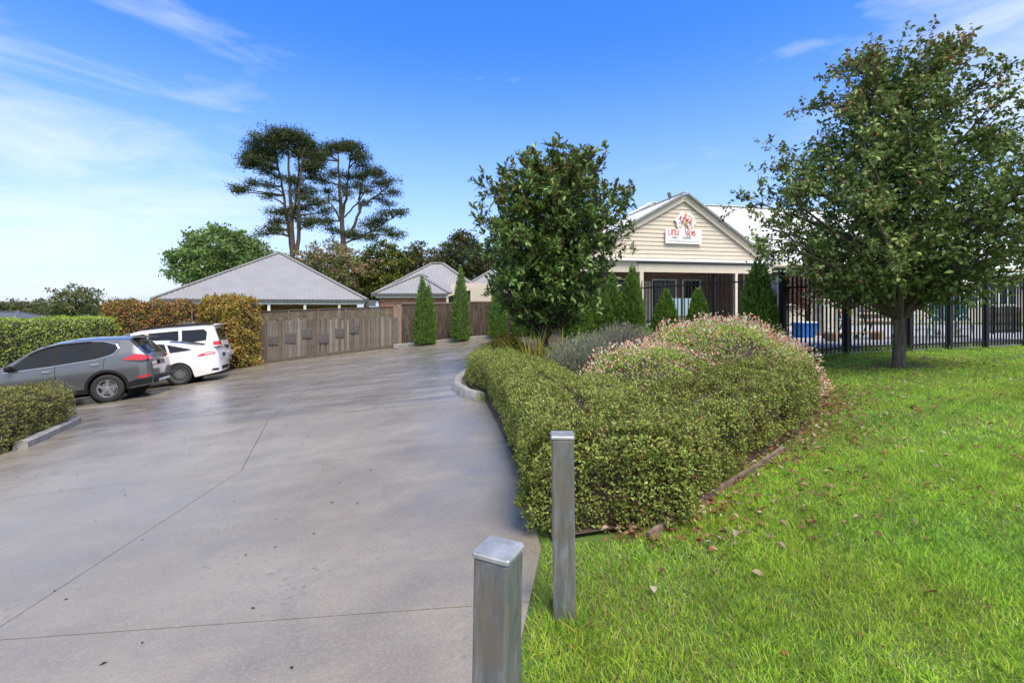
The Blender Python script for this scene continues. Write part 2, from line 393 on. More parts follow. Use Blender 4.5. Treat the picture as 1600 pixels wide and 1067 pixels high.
def leaves(name, P, T, Nn, L, W, cols, mat, parent=None, shape='diamond', fold=.18, bend=.12):
    n = len(P); T = unit(T); B = unit(np.cross(T, Nn)); Nn = np.cross(B, T)
    L = np.broadcast_to(np.asarray(L, float), (n,))[:, None]; W = np.broadcast_to(np.asarray(W, float), (n,))[:, None]
    if shape == 'diamond':
        V = np.stack([P, P + T * L * .45 + B * W * .5 + Nn * W * fold, P + T * L - Nn * L * bend, P + T * L * .45 - B * W * .5 + Nn * W * fold], 1)
        f = np.array([[0, 1, 2], [0, 2, 3]])
    elif shape == 'leaf':
        def c(u, s, k): return P + T * L * u + B * W * s + Nn * (W * abs(s) * fold * 2 - L * bend * k)
        V = np.stack([c(0, 0, 0), c(.28, .40, .1), c(.28, 0, .1), c(.28, -.40, .1), c(.62, .46, .4), c(.62, 0, .4), c(.62, -.46, .4), c(1, 0, 1)], 1)
        f = np.array([[0, 2, 1], [0, 3, 2], [1, 2, 5], [1, 5, 4], [2, 3, 6], [2, 6, 5], [4, 5, 7], [5, 6, 7]])
    elif shape == 'blade':
        V = np.stack([P + B * W * .5, P - B * W * .5, P + T * L * .55 + B * W * .38 - Nn * L * bend * .3, P + T * L * .55 - B * W * .38 - Nn * L * bend * .3, P + T * L - Nn * L * bend], 1)
        f = np.array([[0, 1, 3], [0, 3, 2], [2, 3, 4]])
    k = V.shape[1]
    Fc = (np.arange(n)[:, None, None] * k + f[None]).reshape(-1, 3)
    cc = np.repeat(cols, k, axis=0)
    me = np_mesh(name, V.reshape(-1, 3), Fc, cc)
    return ob(name, me, mat, parent)

def path_samples(path):
    p = np.asarray(path, float); d = np.linalg.norm(np.diff(p, axis=0), axis=1); s = np.concatenate([[0], np.cumsum(d)])
    return p, s
def along(p, s, u):
    x = np.interp(u, s, p[:, 0]); y = np.interp(u, s, p[:, 1]); e = .12
    tx = np.interp(u + e, s, p[:, 0]) - np.interp(u - e, s, p[:, 0]); ty = np.interp(u + e, s, p[:, 1]) - np.interp(u - e, s, p[:, 1])
    l = np.maximum(np.hypot(tx, ty), 1e-6)
    return x, y, tx / l, ty / l
def sup(th, e=7.0):
    c, s = np.cos(th), np.sin(th)
    return np.sign(c) * np.abs(c) ** (2 / e), np.abs(s) ** (2 / e)
def hedge(name, path, r, H, n, L, W, pal, wts, label, group=None, mat='leaf', depth=.07, amp=.04, bare=0.0, cat='hedge', core='twig', topz=None, seed=0, twigs=0, tiltup=.35, jit=.2, shoots=0, ubias=1.0):
    """clipped hedge: leaf shell round a twiggy core, following a ground path"""
    p, s = path_samples(path); x0, y0 = p[0]; z0 = gz(x0, y0)
    root = empty(name, (x0, y0, z0), 0, label, cat, group)
    th = np.linspace(0, np.pi, 200); cx, cz = sup(th); per = np.concatenate([[0], np.cumsum(np.hypot(np.diff(cx) * r, np.diff(cz) * H))])
    def top(x, y): return np.full_like(x, H) if topz is None else topz - ground(x, y)
    capn = int(n * ubias * min(.4, 2 * (2 * r * H) / (per[-1] * s[-1] + 4 * r * H)))
    u = s[-1] * rng.uniform(0, 1, n - capn) ** ubias; a = np.interp(rng.uniform(0, per[-1], n - capn), per, th)
    kx, kz = sup(a); x, y, tx, ty = along(p, s, u); hh = top(x, y)
    nx, nz = np.cos(a), np.sin(a)
    nrm = unit(np.stack([-ty * nx * 1.0, tx * nx * 1.0, nz], 1))
    # note: +across is to the left of the path
    P = np.stack([x - ty * kx * r, y + tx * kx * r, ground(x, y) + kz * hh], 1)
    q = rng.uniform(0, 1, capn); end = rng.integers(0, 2, capn); ac = rng.uniform(-1, 1, capn); zz = rng.uniform(0, 1, capn)
    zz = zz * (1 - np.abs(ac) ** 5) ** .2
    xe, ye, txe, tye = along(p, s, np.where(end == 0, .02, s[-1] - .02)); he = top(xe, ye); sg = np.where(end == 0, -1, 1)
    Pe = np.stack([xe - tye * ac * r + txe * sg * .06, ye + txe * ac * r + tye * sg * .06, ground(xe, ye) + zz * he], 1)
    Ne = np.stack([txe * sg, tye * sg, zz * 0 + .15], 1)
    P = np.concatenate([P, Pe]); nrm = unit(np.concatenate([nrm, Ne]))
    rel = np.concatenate([kz, zz])
    P = P + nrm * (amp * lump(P, 1.6, seed) + amp * .7 * lump(P, 5.5, seed + 3) + amp * .6 * lump(P, 15, seed + 6))[:, None]
    dp = rng.exponential(depth, len(P)); P = P - nrm * np.minimum(dp, r * .6)[:, None]
    keep = np.ones(len(P), bool)
    if bare:
        k = lump(P, 3.2, seed + 9) * .5 + .5
        keep = rng.uniform(size=len(P)) > bare * np.clip((.92 - rel) / .35, 0, 1) * np.clip(k * 2.6 - .75, 0, 1)
    P, nrm, dp = P[keep], nrm[keep], dp[keep]
    m = len(P); T = unit(nrm * .55 + rdir(m) * .85 + np.array([0, 0, tiltup])); Nn = unit(nrm + rdir(m) * .7 + np.array([0, 0, .3]))
    cols = palette(m, pal, wts, jit)
    patch = lump(P, 1.3, seed + 5)[:, None] * .12 + 1
    cols = np.clip(cols * patch, 0, 1)
    off = np.array([x0, y0, z0])
    f = leaves('foliage', P - off, T, Nn, L * rng.uniform(.5, 1.4, m), W * rng.uniform(.6, 1.35, m), cols, M[mat], root); f['kind'] = 'stuff'
    if shoots:                            # uneven new growth standing out of the clipped top
        i = rng.choice(np.nonzero(nrm[:, 2] > .6)[0], shoots); k_ = 9; hgt = rng.gamma(2.0, .028, shoots); dr = unit(np.array([0, 0, 1.0]) + rng.normal(0, .28, (shoots, 3)))
        Ps = (P[i][:, None] + dr[:, None] * (np.linspace(0, 1, k_)[None] * hgt[:, None])[..., None]).reshape(-1, 3) - off; ms = len(Ps); ds = np.repeat(dr, k_, 0)
        f2 = leaves('new_shoots', Ps, unit(rdir(ms) + ds * .7), unit(ds + rdir(ms)), L * rng.uniform(.6, 1.1, ms), W * rng.uniform(.7, 1.1, ms), np.clip(palette(ms, pal, wts, jit) * 1.1, 0, 1), M[mat], root); f2['kind'] = 'stuff'
    # twiggy core
    b = MB(); us = np.linspace(.05, s[-1] - .05, max(6, int(s[-1] / .15))); k = 15
    for u_ in us:
        x, y, tx, ty = along(p, s, np.array([u_])); hh = float(top(x, y)[0]) - depth * 1.3
        for a in np.linspace(0, np.pi, k):
            kx, kz = sup(np.array([a])); jj = rng.uniform(-.02, .02)
            rr = r - depth * 1.5 - .05 + jj
            b.v.append((float(x[0] - ty[0] * kx[0] * rr - x0), float(y[0] + tx[0] * kx[0] * rr - y0), float(ground(x, y)[0] + kz[0] * hh - z0 - .02)))
    for i in range(len(us) - 1):
        for j in range(k - 1): b.f.append((i * k + j, i * k + j + 1, (i + 1) * k + j + 1, (i + 1) * k + j))
    b.f.append(tuple(range(k))); b.f.append(tuple(range((len(us) - 1) * k, len(us) * k))[::-1])
    b.build('branch_core', M[core], root)
    if twigs:
        i = rng.choice(m, twigs); Pt = P[i] - nrm[i] * .03 - off
        tw = leaves('twigs', Pt, unit(nrm[i] * .4 + rdir(twigs) + np.array([0, 0, .4])), rdir(twigs), rng.uniform(.05, .14, twigs), .005, palette(twigs, [(.10, .06, .045), (.07, .045, .035), (.15, .09, .06)]), M['leaf'], root, shape='blade'); tw['kind'] = 'stuff'
    return root

# ------------------------------------------------------------------ terrain
def terrain():
    xs = np.concatenate([[-1500, -700, -300, -150, -80], np.linspace(-45, 14, 60), [30, 60, 120, 300, 700, 1500]])
    xs = np.unique(np.concatenate([xs, [0.0, 7.0, -16.0]]))
    ys = np.concatenate([[-300, -60, -20], np.linspace(-8, 42, 60), [60, 90, 150, 300, 700, 1500, 2800]])
    X, Y = np.meshgrid(xs, ys); Z = ground(X, Y) - .02
    nx, ny = len(xs), len(ys); i = np.arange(nx * ny).reshape(ny, nx)
    f = np.stack([i[:-1, :-1], i[:-1, 1:], i[1:, 1:], i[1:, :-1]], -1).reshape(-1, 4)
    me = np_mesh('ground', np.stack([X, Y, Z], -1).reshape(-1, 3), f, smooth=True)
    tag(ob('ground', me, M['lawn']), 'green grassy ground of the whole sloping site', 'ground', kind='structure')
terrain()

# ------------------------------------------------------------------ concrete driveway: slabs with recessed joints
DR_EDGE = [(-.05, -3), (-.02, 1.0), (.0, 1.8), (.17, 2.8), (.08, 4.0), (-.05, 5.0), (-.25, 6.4), (-.45, 7.65), (-.95, 9.3), (-.95, 10.6), (-.55, 11.8), (.2, 12.7), (1.0, 13.2)]
def edge_x(y): e = np.array(DR_EDGE); return float(np.interp(y, e[:, 1], e[:, 0]))
def edge_between(a, b): return [(edge_x(a), a)] + [q for q in DR_EDGE if a + .05 < q[1] < b - .05] + [(edge_x(b), b)]
drive = empty('driveway', (0, 0, 0)); tag(drive, 'wet grey concrete driveway and parking court', 'driveway', kind='structure')
g_ = .0032
def slab(pts):
    pts = np.array(pts, float); k = len(pts)
    a = 0.5 * np.sum(pts[:, 0] * np.roll(pts[:, 1], -1) - np.roll(pts[:, 0], -1) * pts[:, 1])
    if a < 0: pts = pts[::-1]
    ins = []
    for i in range(k):                   # inset by half a joint
        p0, p1, p2 = pts[i - 1], pts[i], pts[(i + 1) % k]
        d1 = (p1 - p0) / np.linalg.norm(p1 - p0); d2 = (p2 - p1) / np.linalg.norm(p2 - p1)
        n1_, n2_ = np.array([-d1[1], d1[0]]), np.array([-d2[1], d2[0]]); bb = n1_ + n2_
        ins.append(p1 + bb * (g_ / max(.5, 1 + n1_ @ n2_)))
    b = MB(); top = [(x, y, gz(x, y) + .004) for x, y in ins]; bot = [(x, y, gz(x, y) - .05) for x, y in ins]
    b.add(top + bot, [tuple(range(k))] + [(i, k + i, k + (i + 1) % k, (i + 1) % k) for i in range(k)])
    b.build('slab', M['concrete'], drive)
J = [(-2.55, -3), (-2.66, 2.42), (-2.78, 5.0), (-3.85, 7.68), (-4.75, 11.4), (-5.0, 15.4), (-5.1, 19.5), (-5.2, 23.9)]
JY = [(2.55, 2.42, 2.30), (4.72, 4.95, 5.08), (7.55, 7.68, 7.72)]       # each cross joint: depth at left end, long joint, right end
LX = -7.25
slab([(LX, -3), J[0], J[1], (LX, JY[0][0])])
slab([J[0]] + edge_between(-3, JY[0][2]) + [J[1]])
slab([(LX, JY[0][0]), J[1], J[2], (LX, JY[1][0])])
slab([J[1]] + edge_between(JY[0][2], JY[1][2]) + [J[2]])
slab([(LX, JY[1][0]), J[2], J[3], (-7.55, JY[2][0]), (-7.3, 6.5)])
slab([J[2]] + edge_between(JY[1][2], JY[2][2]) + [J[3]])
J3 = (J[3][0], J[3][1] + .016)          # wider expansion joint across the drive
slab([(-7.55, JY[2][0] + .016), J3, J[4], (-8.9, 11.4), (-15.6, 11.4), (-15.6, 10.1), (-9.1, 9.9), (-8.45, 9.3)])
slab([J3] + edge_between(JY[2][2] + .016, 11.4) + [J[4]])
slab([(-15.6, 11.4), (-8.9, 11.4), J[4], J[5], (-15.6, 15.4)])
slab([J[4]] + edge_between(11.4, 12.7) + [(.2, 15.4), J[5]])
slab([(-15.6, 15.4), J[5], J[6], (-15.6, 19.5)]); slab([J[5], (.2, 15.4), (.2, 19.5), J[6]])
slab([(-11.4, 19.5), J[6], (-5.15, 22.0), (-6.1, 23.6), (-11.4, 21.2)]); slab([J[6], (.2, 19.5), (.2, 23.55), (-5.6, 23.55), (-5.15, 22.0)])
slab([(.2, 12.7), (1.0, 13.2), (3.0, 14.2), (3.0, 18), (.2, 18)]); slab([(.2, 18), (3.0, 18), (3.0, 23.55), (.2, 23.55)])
b = MB()
for (xa, ya, xb, yb) in ((-7.3, -3, 0, 9.7), (-15.7, 9.9, 0, 23.7), (0, 12.7, 3.1, 23.7)):
    q = [(xa, ya), (xb, ya), (xb, yb), (xa, yb)]; b.poly([(x, y, gz(x, y) - .012) for x, y in q])
tag(b.build('joint_filler', M['joint'], drive))

# kerbs
def kerb(path, wd=.16, h=.13, parent=None, n=1):
    b = MB(); p, s = path_samples(path); us = np.linspace(0, s[-1], max(2, int(s[-1] / .12)))
    prof = [(-wd / 2, -.05), (-wd / 2, h * .80), (-wd / 2 + .03, h * .97), (0, h), (wd / 2 - .03, h * .97), (wd / 2, h * .75), (wd / 2 + .03, -.05)]; k = len(prof)
    for u_ in us:
        x, y, tx, ty = along(p, s, np.array([u_])); x, y, tx, ty = x[0], y[0], tx[0], ty[0]
        for (o_, z_) in prof: b.v.append((x - ty * o_, y + tx * o_, gz(x, y) + z_))
    for i in range(len(us) - 1):
        for j in range(k - 1): b.f.append((i * k + j, i * k + j + 1, (i + 1) * k + j + 1, (i + 1) * k + j))
    b.f.append(tuple(range(k))); b.f.append(tuple(range((len(us) - 1) * k, len(us) * k)))
    return b.build('kerb', M['kerb'], parent, smooth=True)
tag(kerb([(-.5, 7.6), (-.72, 8.0), (-1.0, 8.9), (-1.08, 9.8), (-1.0, 10.8), (-.6, 11.8), (.2, 12.75)]), 'rounded concrete kerb round the driveway end of the garden bed', 'kerb', kind='structure')
tag(kerb([(-7.42, 7.35), (-7.62, 7.8), (-8.35, 9.25), (-8.6, 9.6), (-9.2, 9.85), (-12.5, 10.0)]), 'concrete kerb under the low hedge beside the parked cars', 'kerb', kind='structure')
tag(kerb([(-5.75, 23.7), (3.0, 23.7)], .2, .17), 'straight concrete kerb in front of the brush fence', 'kerb', kind='structure')

# ------------------------------------------------------------------ garden bed
BED = [(.24, 2.90), (.13, 4.0), (0, 5.0), (-.2, 6.4), (-.4, 7.65), (-.88, 9.3), (-.88, 10.6), (-.5, 11.7), (.25, 12.6), (1.1, 13.1), (3.0, 14.0), (5.6, 13.6), (5.45, 9.9), (4.6, 7.6), (4.1, 6.5), (3.75, 5.8), (3.0, 4.95), (2.2, 4.22), (1.3, 3.45), (.62, 2.97)]
b = MB(); b.poly([(x, y, gz(x, y) + .012) for x, y in BED]); 
bm = bmesh.new(); me = b.mesh('garden_bed'); bm.from_mesh(me); bmesh.ops.triangulate(bm, faces=bm.faces); bmesh.ops.subdivide_edges(bm, edges=bm.edges, cuts=3, use_grid_fill=True)
for v in bm.verts: v.co.z = gz(v.co.x, v.co.y) + .012
bm.normal_update(); bm.to_mesh(me); bm.free()
tag(ob('garden_bed', me, M['soil']), 'dark mulched soil of the garden bed inside the hedges', 'garden bed', kind='structure')
def inside(poly, x, y):
    poly = np.asarray(poly); r_ = np.zeros(len(x), bool); j = len(poly) - 1
    for i in range(len(poly)):
        xi, yi = poly[i]; xj, yj = poly[j]
        c = ((yi > y) != (yj > y)) & (x < (xj - xi) * (y - yi) / (yj - yi + 1e-12) + xi); r_ ^= c; j = i
    return r_

# ------------------------------------------------------------------ lawn grass
FN = [(5.45, 9.75), (12.95, 12.25)]       # front run of the steel fence
def fence_y(x): return 9.75 + (x - 5.45) * (2.5 / 7.5)
def lawn_points(n, y0, y1):
    y = rng.uniform(y0, y1, n * 3); x = rng.uniform(-.1, 1.12 * y1 + .3, n * 3)
    ex = np.interp(y, [q[1] for q in DR_EDGE], [q[0] for q in DR_EDGE])
    k = (x > ex + .03 + rng.normal(0, .02, len(x))) & (x < 1.12 * y + .3) & ~inside(BED, x, y) & (y < fence_y(x) + .25)
    k &= ~((y > 7.3) & (x < 4.4)) & ~((y > 2.85) & (x < .75))
    return x[k][:n * 3], y[k][:n * 3]
gl = [(1.0, 2.6, 16000), (2.6, 4.2, 10000), (4.2, 6.5, 3600), (6.5, 9.0, 1900), (9.0, 12.6, 1100)]
GP, GT, GL, GW, GC = [], [], [], [], []
PEAR = (6.68, 8.4)
for (y0, y1, dn) in gl:
    area = (y1 - y0) * (1.12 * y1 + .4); n = int(area * dn / 3)
    x, y = lawn_points(n, y0, y1); 
    P2 = np.stack([x, y], 1); cl = lump(P2, 2.3, 1) * .5 + .5; fine = lump(P2, 9, 2) * .5 + .5
    bare = np.clip(1 - np.hypot((x - PEAR[0]) / 1.0, (y - PEAR[1]) / .55), 0, 1) * 1.4
    keep = rng.uniform(size=len(x)) > np.clip(bare + np.clip(.35 - fine, 0, 1) * .8, 0, .95)
    x, y, cl, fine = x[keep], y[keep], cl[keep], fine[keep]; n = len(x)
    h = (.016 + .018 * np.clip(cl, 0, 1) + .008 * fine) * rng.uniform(.6, 1.45, n)
    long_ = rng.uniform(size=n) < .02; h[long_] *= 1.7
    GP.append(np.stack([x, y, ground(x, y) - .022], 1)); GL.append(h + .01); GW.append(rng.uniform(.0024, .0046, n) * (1 + (y0 - 1) * .13))
    GT.append(unit(np.stack([rng.normal(0, .55, n), rng.normal(0, .55, n), np.ones(n)], 1)))
    dry = rng.uniform(size=n) < (.07 + .30 * np.clip(.45 - cl, 0, 1) + .30 * np.clip(1 - np.hypot((x - .55) / .7, (y - 2.5) / .8), 0, 1))
    c = palette(n, [(.27, .47, .046), (.36, .55, .062), (.19, .37, .035), (.47, .57, .10)], [4, 4, 2, 2], .2)
    c[dry] = palette(int(dry.sum()), [(.34, .30, .12), (.25, .22, .09), (.40, .36, .17)])
    c *= (1 + .16 * lump(np.stack([x, y], 1), 1.1, 7) + .14 * lump(np.stack([x, y], 1), 4.1, 8))[:, None]; c[:, 0] *= 1 + .10 * lump(np.stack([x, y], 1), .8, 9)
    GC.append(np.clip(c, 0, 1))
GP, GT, GL, GW, GC = map(np.concatenate, (GP, GT, GL, GW, GC))
o = leaves('grass', GP, GT, unit(np.stack([rng.normal(size=len(GP)), rng.normal(size=len(GP)), np.full(len(GP), .2)], 1)), GL, GW, GC, M['grass'], None, shape='blade', bend=.35)
tag(o, 'bright green short lawn grass beside the hedge', 'grass', kind='stuff')
print('grass blades', len(GP))

# taller tufts: along the fence foot, the bollards and the hedge
def tuft(loc, n, h, spread, pal, label, cat='grass tuft', group=None, wd=.006, lean=.45, name='grass_tuft', bend=.4):
    x0, y0 = loc; z0 = gz(x0, y0)
    P = np.stack([rng.normal(0, spread * .45, n), rng.normal(0, spread * .45, n), np.zeros(n)], 1)
    P[:, 2] = ground(P[:, 0] + x0, P[:, 1] + y0) - z0 - .02
    T = unit(np.stack([rng.normal(0, lean, n), rng.normal(0, lean, n), np.ones(n)], 1))
    Nn = unit(np.stack([-T[:, 0], -T[:, 1], np.full(n, .6)], 1) + rdir(n) * .2)
    o = leaves(name, P, T, Nn, h * rng.uniform(.5, 1.15, n), wd * rng.uniform(.7, 1.3, n), palette(n, pal), M['grass'], None, shape='blade', bend=bend)
    o.location = (x0, y0, z0)
    return tag(o, label, cat, group)
GRASSP = [(.13, .30, .03), (.18, .38, .04), (.09, .22, .02), (.30, .32, .09)]
# ------------------------------------------------------------------ fallen leaves
LB = [(.20, .105, .055), (.28, .17, .10), (.15, .08, .05), (.34, .25, .17), (.42, .35, .28), (.24, .10, .05)]
def litter(n):
    x = []; y = []
    a = rng.uniform(0, 1, n * 4); dd = rng.exponential(.28, n * 4)
    e = np.array([(.62, 2.86), (1.3, 3.45), (2.2, 4.22), (3.0, 4.95), (3.75, 5.8), (4.1, 6.5), (4.6, 7.6)]); s = np.linspace(0, 1, len(e))
    ex, ey = np.interp(a, s, e[:, 0]), np.interp(a, s, e[:, 1])
    return ex + dd * .75 - .22 * rng.uniform(size=n * 4), ey - dd * .65 + .2 * rng.uniform(size=n * 4)
lx, ly = litter(620)
l2y = rng.uniform(1.6, 9.8, 4200); l2x = rng.uniform(.2, 10.5, 4200)
k = (l2x < 1.05 * l2y) & ~inside(BED, l2x, l2y) & (l2y < fence_y(l2x)) & (l2x > .35) & (rng.uniform(size=4200) < np.clip((-.10 + .11 * l2y) * (.35 + 1.3 * (lump(np.stack([l2x, l2y], 1), 1.3, 77) > 0)), 0, .95)) & ~((l2y > 7.3) & (l2x < 4.5))
lx = np.concatenate([lx, l2x[k]]); ly = np.concatenate([ly, l2y[k]])
aa = rng.uniform(0, 6.28, 420); rr = rng.uniform(.15, 1.6, 420)
lx = np.concatenate([lx, PEAR[0] + rr * np.cos(aa) * 1.2]); ly = np.concatenate([ly, PEAR[1] + rr * np.sin(aa) * .75])
n = len(lx); LP = np.stack([lx, ly, ground(lx, ly) + rng.uniform(.006, .022, n)], 1)
LT = unit(np.stack([rng.normal(size=n), rng.normal(size=n), rng.normal(0, .25, n)], 1)); LN = unit(np.stack([rng.normal(0, .35, n), rng.normal(0, .35, n), np.ones(n)], 1))
LL = rng.uniform(.024, .058, n); LC = palette(n, LB, [4, 4, 3, 2, 1.2, 2], .25)
big = np.argsort(-(LL / ly))[:70]; rest = np.setdiff1d(np.arange(n), big)
n_ = 130; gx = rng.uniform(-6.5, -.3, n_); gy = rng.uniform(1.8, 12, n_); GPs = np.stack([gx, gy, ground(gx, gy) + .007], 1)
tag(leaves('grit', GPs, unit(np.stack([rng.normal(size=n_), rng.normal(size=n_), np.zeros(n_)], 1)), np.tile([0, 0, 1.0], (n_, 1)), rng.uniform(.012, .035, n_), rng.uniform(.008, .018, n_), palette(n_, [(.05, .035, .025), (.09, .06, .04)]), M['leaf'], None), 'tiny dark leaf scraps and grit scattered over the wet concrete', 'grit', kind='stuff')
tag(leaves('leaf_litter', LP[rest], LT[rest], LN[rest], LL[rest], LL[rest] * .55, LC[rest], M['leaf'], None, shape='leaf', fold=.35, bend=.25), 'scattered small brown fallen leaves over the lawn and under the hedge', 'leaf litter', kind='stuff')
for i in big:
    o = leaves('fallen_leaf', np.zeros((1, 3)), LT[i:i + 1], LN[i:i + 1], LL[i] * 1.1, LL[i] * .65, LC[i:i + 1], M['leaf'], None, shape='leaf', fold=rng.uniform(.2, .6), bend=rng.uniform(.1, .4)); o.location = LP[i]
    tag(o, 'dry brown fallen leaf lying in the short lawn grass', 'leaf', 'fallen leaves on the lawn')

# ------------------------------------------------------------------ bollards
def bollard(x, y, rz, lean, label, hgt=.80):
    z = gz(x, y); root = empty('bollard', (x, y, z), rz, label, 'bollard'); root.rotation_euler = (lean[0], lean[1], rz)
    b = MB(); b.box((0, 0, hgt / 2 - .06), (.10, .10, hgt + .12), bev=.008); b.build('post', M['galv'], root)
    b = MB(); b.box((0, 0, hgt + .006), (.106, .106, .020), bev=.006); b.add([(-.049, -.049, hgt + .0155), (.049, -.049, hgt + .0155), (.049, .049, hgt + .0155), (-.049, .049, hgt + .0155), (0, 0, hgt + .0205)], [(0, 1, 4), (1, 2, 4), (2, 3, 4), (3, 0, 4)]); b.build('cap', M['galv_cap'], root)
    return root
bollard(.236, 2.20, R(-4), (0, R(-.6), 0), 'square galvanised steel bollard standing in the grass at the hedge corner', .80)
bollard(-.047, 1.28, R(-25), (0, R(1.0), 0), 'square galvanised steel bollard with a pale cap at the edge of the concrete', .762)
tuft((.25, 2.12), 60, .13, .12, GRASSP, 'green grass tuft at the foot of the bollard by the hedge corner')

# ------------------------------------------------------------------ hedges
HP = [(.22, .285, .058), (.30, .37, .085), (.14, .195, .040), (.38, .42, .14), (.25, .15, .06)]
hedge('clipped_hedge', [(.60, 2.98), (.58, 4.2), (.48, 5.0), (.30, 6.4), (.10, 7.65), (-.36, 9.2), (-.38, 10.5), (-.05, 11.5)], .50, .59, 130000, .024, .0135, HP, [4, 4, 3, 2, 1], 'low clipped small-leaved hedge running along the concrete driveway edge', None, depth=.045, amp=.045, bare=.42, seed=1, twigs=9000, shoots=900, ubias=1.6)
hedge('clipped_hedge', [(.62, 3.30), (1.3, 4.0), (2.0, 4.68), (2.75, 5.35), (3.30, 6.1)], .47, .54, 130000, .023, .013, HP, [4, 4, 3, 2, 1.2], 'low clipped small-leaved hedge with bare brown patches facing the lawn', None, depth=.05, amp=.05, bare=.95, seed=2, twigs=16000, shoots=700, ubias=1.25)
hedge('clipped_hedge', [(-7.95, 7.0), (-8.75, 8.95), (-10.4, 9.25), (-13, 9.35)], .55, .80, 52000, .036, .020, [(.19, .22, .07), (.28, .28, .09), (.12, .15, .05), (.34, .30, .08), (.24, .15, .08)], [4, 3, 3, 1.5, 1], 'low yellowish clipped hedge on the kerb beside the grey car', None, depth=.04, amp=.05, bare=.35, seed=3, twigs=1200, shoots=400)
hedge('tall_hedge', [(-16.9, 9.0), (-16.9, 13), (-16.85, 20.0)], .72, 2.5, 38000, .075, .042, [(.27, .38, .065), (.35, .47, .09), (.17, .26, .04), (.42, .52, .14)], [4, 4, 2, 2], 'tall bright green clipped hedge in front of the parked cars', None, depth=.06, amp=.05, seed=4, topz=1.02)
RP = [(.38, .16, .07), (.30, .23, .06), (.13, .19, .045), (.46, .23, .09), (.38, .30, .08), (.20, .08, .045)]
hedge('photinia_hedge', [(-17.6, 21.3), (-15.6, 21.3), (-14.02, 21.3)], .55, 2.7, 16000, .11, .055, RP, [3, 2, 4, 3, 1.5, 2], 'long russet and green photinia hedge behind the white four-wheel drive', None, depth=.10, amp=.13, seed=5, topz=1.62)
hedge('photinia_hedge', [(-13.2, 21.0), (-12.0, 20.75), (-11.05, 20.5)], .55, 2.8, 17000, .11, .055, [(.38, .20, .06), (.36, .30, .06), (.18, .22, .05), (.44, .25, .08), (.42, .36, .09), (.24, .10, .05)], [2.5, 4, 2.5, 2.5, 4, 1], 'taller golden russet photinia hedge reaching the ground beside the paling fence', None, depth=.10, amp=.14, seed=6, topz=1.78)
# ------------------------------------------------------------------ bed plants
# timber edging lengths in front of the hedge
ed = [(.80, 2.86), (1.05, 3.08), (1.45, 3.45), (1.95, 3.88), (2.38, 4.27)]
for i in range(2):
    a, c_, d_ = (ed[0], ed[1], ed[2]) if i == 0 else (ed[2], ed[3], ed[4])
    b = MB(); pts = [a, c_, d_]
    for p0, p1 in zip(pts[:-1], pts[1:]):
        b.bar((p0[0] - 1.4, p0[1] - 3.4, gz(*p0) - .008 - .07), (p1[0] - 1.4, p1[1] - 3.4, gz(*p1) - .008 - .07 + rng.uniform(-.014, .014)), .028, .075)
    o = b.build('timber_edging', M['edging']); o.location = (1.4, 3.4, .07)
    tag(o, ['old splitting timber edging board near the bollard end of the hedge', 'old timber edging board half buried in leaves at the far end'][i], 'edging')

def mound_points(n, c, rx, ry, h, seed, depth=.1, low=.0):
    d = rdir(n); d[:, 2] = np.abs(d[:, 2]); d = unit(d)
    k = 1 + .10 * lump(d * 2, 1.4, seed) - rng.exponential(depth, n)
    k = np.maximum(k, .3)
    P = d * np.array([rx, ry, h]) * k[:, None]
    nrm = unit(d / np.array([rx, ry, h]))
    return P, nrm
def core_mound(root, rx, ry, h, mat='twig', s=.86):
    b = MB(); n = 20; rings = [(math.cos(a), math.sin(a)) for a in np.linspace(0, 1.5, 8)]
    for (cr, sr) in rings:
        for k in range(n):
            a = 2 * math.pi * k / n; j = 1 + rng.uniform(-.05, .05)
            b.v.append((cr * rx * s * math.cos(a) * j, cr * ry * s * math.sin(a) * j, sr * h * s * j - .02))
    for i in range(len(rings) - 1):
        for k in range(n): b.f.append((i * n + k, i * n + (k + 1) % n, (i + 1) * n + (k + 1) % n, (i + 1) * n + k))
    b.f.append(tuple((len(rings) - 1) * n + k for k in range(n)))
    b.build('branch_core', M[mat], root, smooth=True)
def shrub(name, xy, rx, ry, h, n, L, W, pal, wts, label, group=None, seed=0, flowers=None, mat='leaf', up=.3, depth=.07, cat='shrub'):
    x, y = xy; root = empty(name, (x, y, gz(x, y)), 0, label, cat, group)
    P, nr = mound_points(n, (0, 0, 0), rx, ry, h, seed, depth)
    f = leaves('foliage', P, unit(nr * .6 + rdir(n) * .8 + np.array([0, 0, up])), unit(nr + rdir(n) * .6), L * rng.uniform(.7, 1.25, n), W * rng.uniform(.75, 1.2, n), np.clip(palette(n, pal, wts, .2) * (1 + .15 * lump(P, 2.5, seed + 2))[:, None], 0, 1), M[mat], root); f['kind'] = 'stuff'
    core_mound(root, rx, ry, h)
    if flowers:
        m = flowers; P, nr = mound_points(m, (0, 0, 0), rx * 1.03, ry * 1.03, h * 1.05, seed, .03)
        T = unit(nr + rdir(m) * .6 + np.array([0, 0, .2])); P = P + nr * rng.uniform(0, .07, m)[:, None]
        # two-tone flower: white lip with a red tip, on a thin stalk
        red = palette(m, [(.62, .05, .045), (.70, .20, .16), (.76, .50, .42), (.78, .70, .56)], [2, 2, 3, 4]); wht = palette(m, [(.72, .66, .50), (.74, .48, .40), (.62, .64, .34)], [3, 2, 2], .08)
        PP = np.concatenate([P, P + T * .012]); TT = np.concatenate([T, unit(T + rdir(m) * .5)]); LLn = np.concatenate([np.full(m, .027), np.full(m, .025)]) * rng.uniform(.8, 1.3, 2 * m)
        o = leaves('flowers', PP, TT, rdir(2 * m), LLn, LLn * .8, np.concatenate([wht, red]), M['leaf'], root); o['kind'] = 'stuff'
    return root
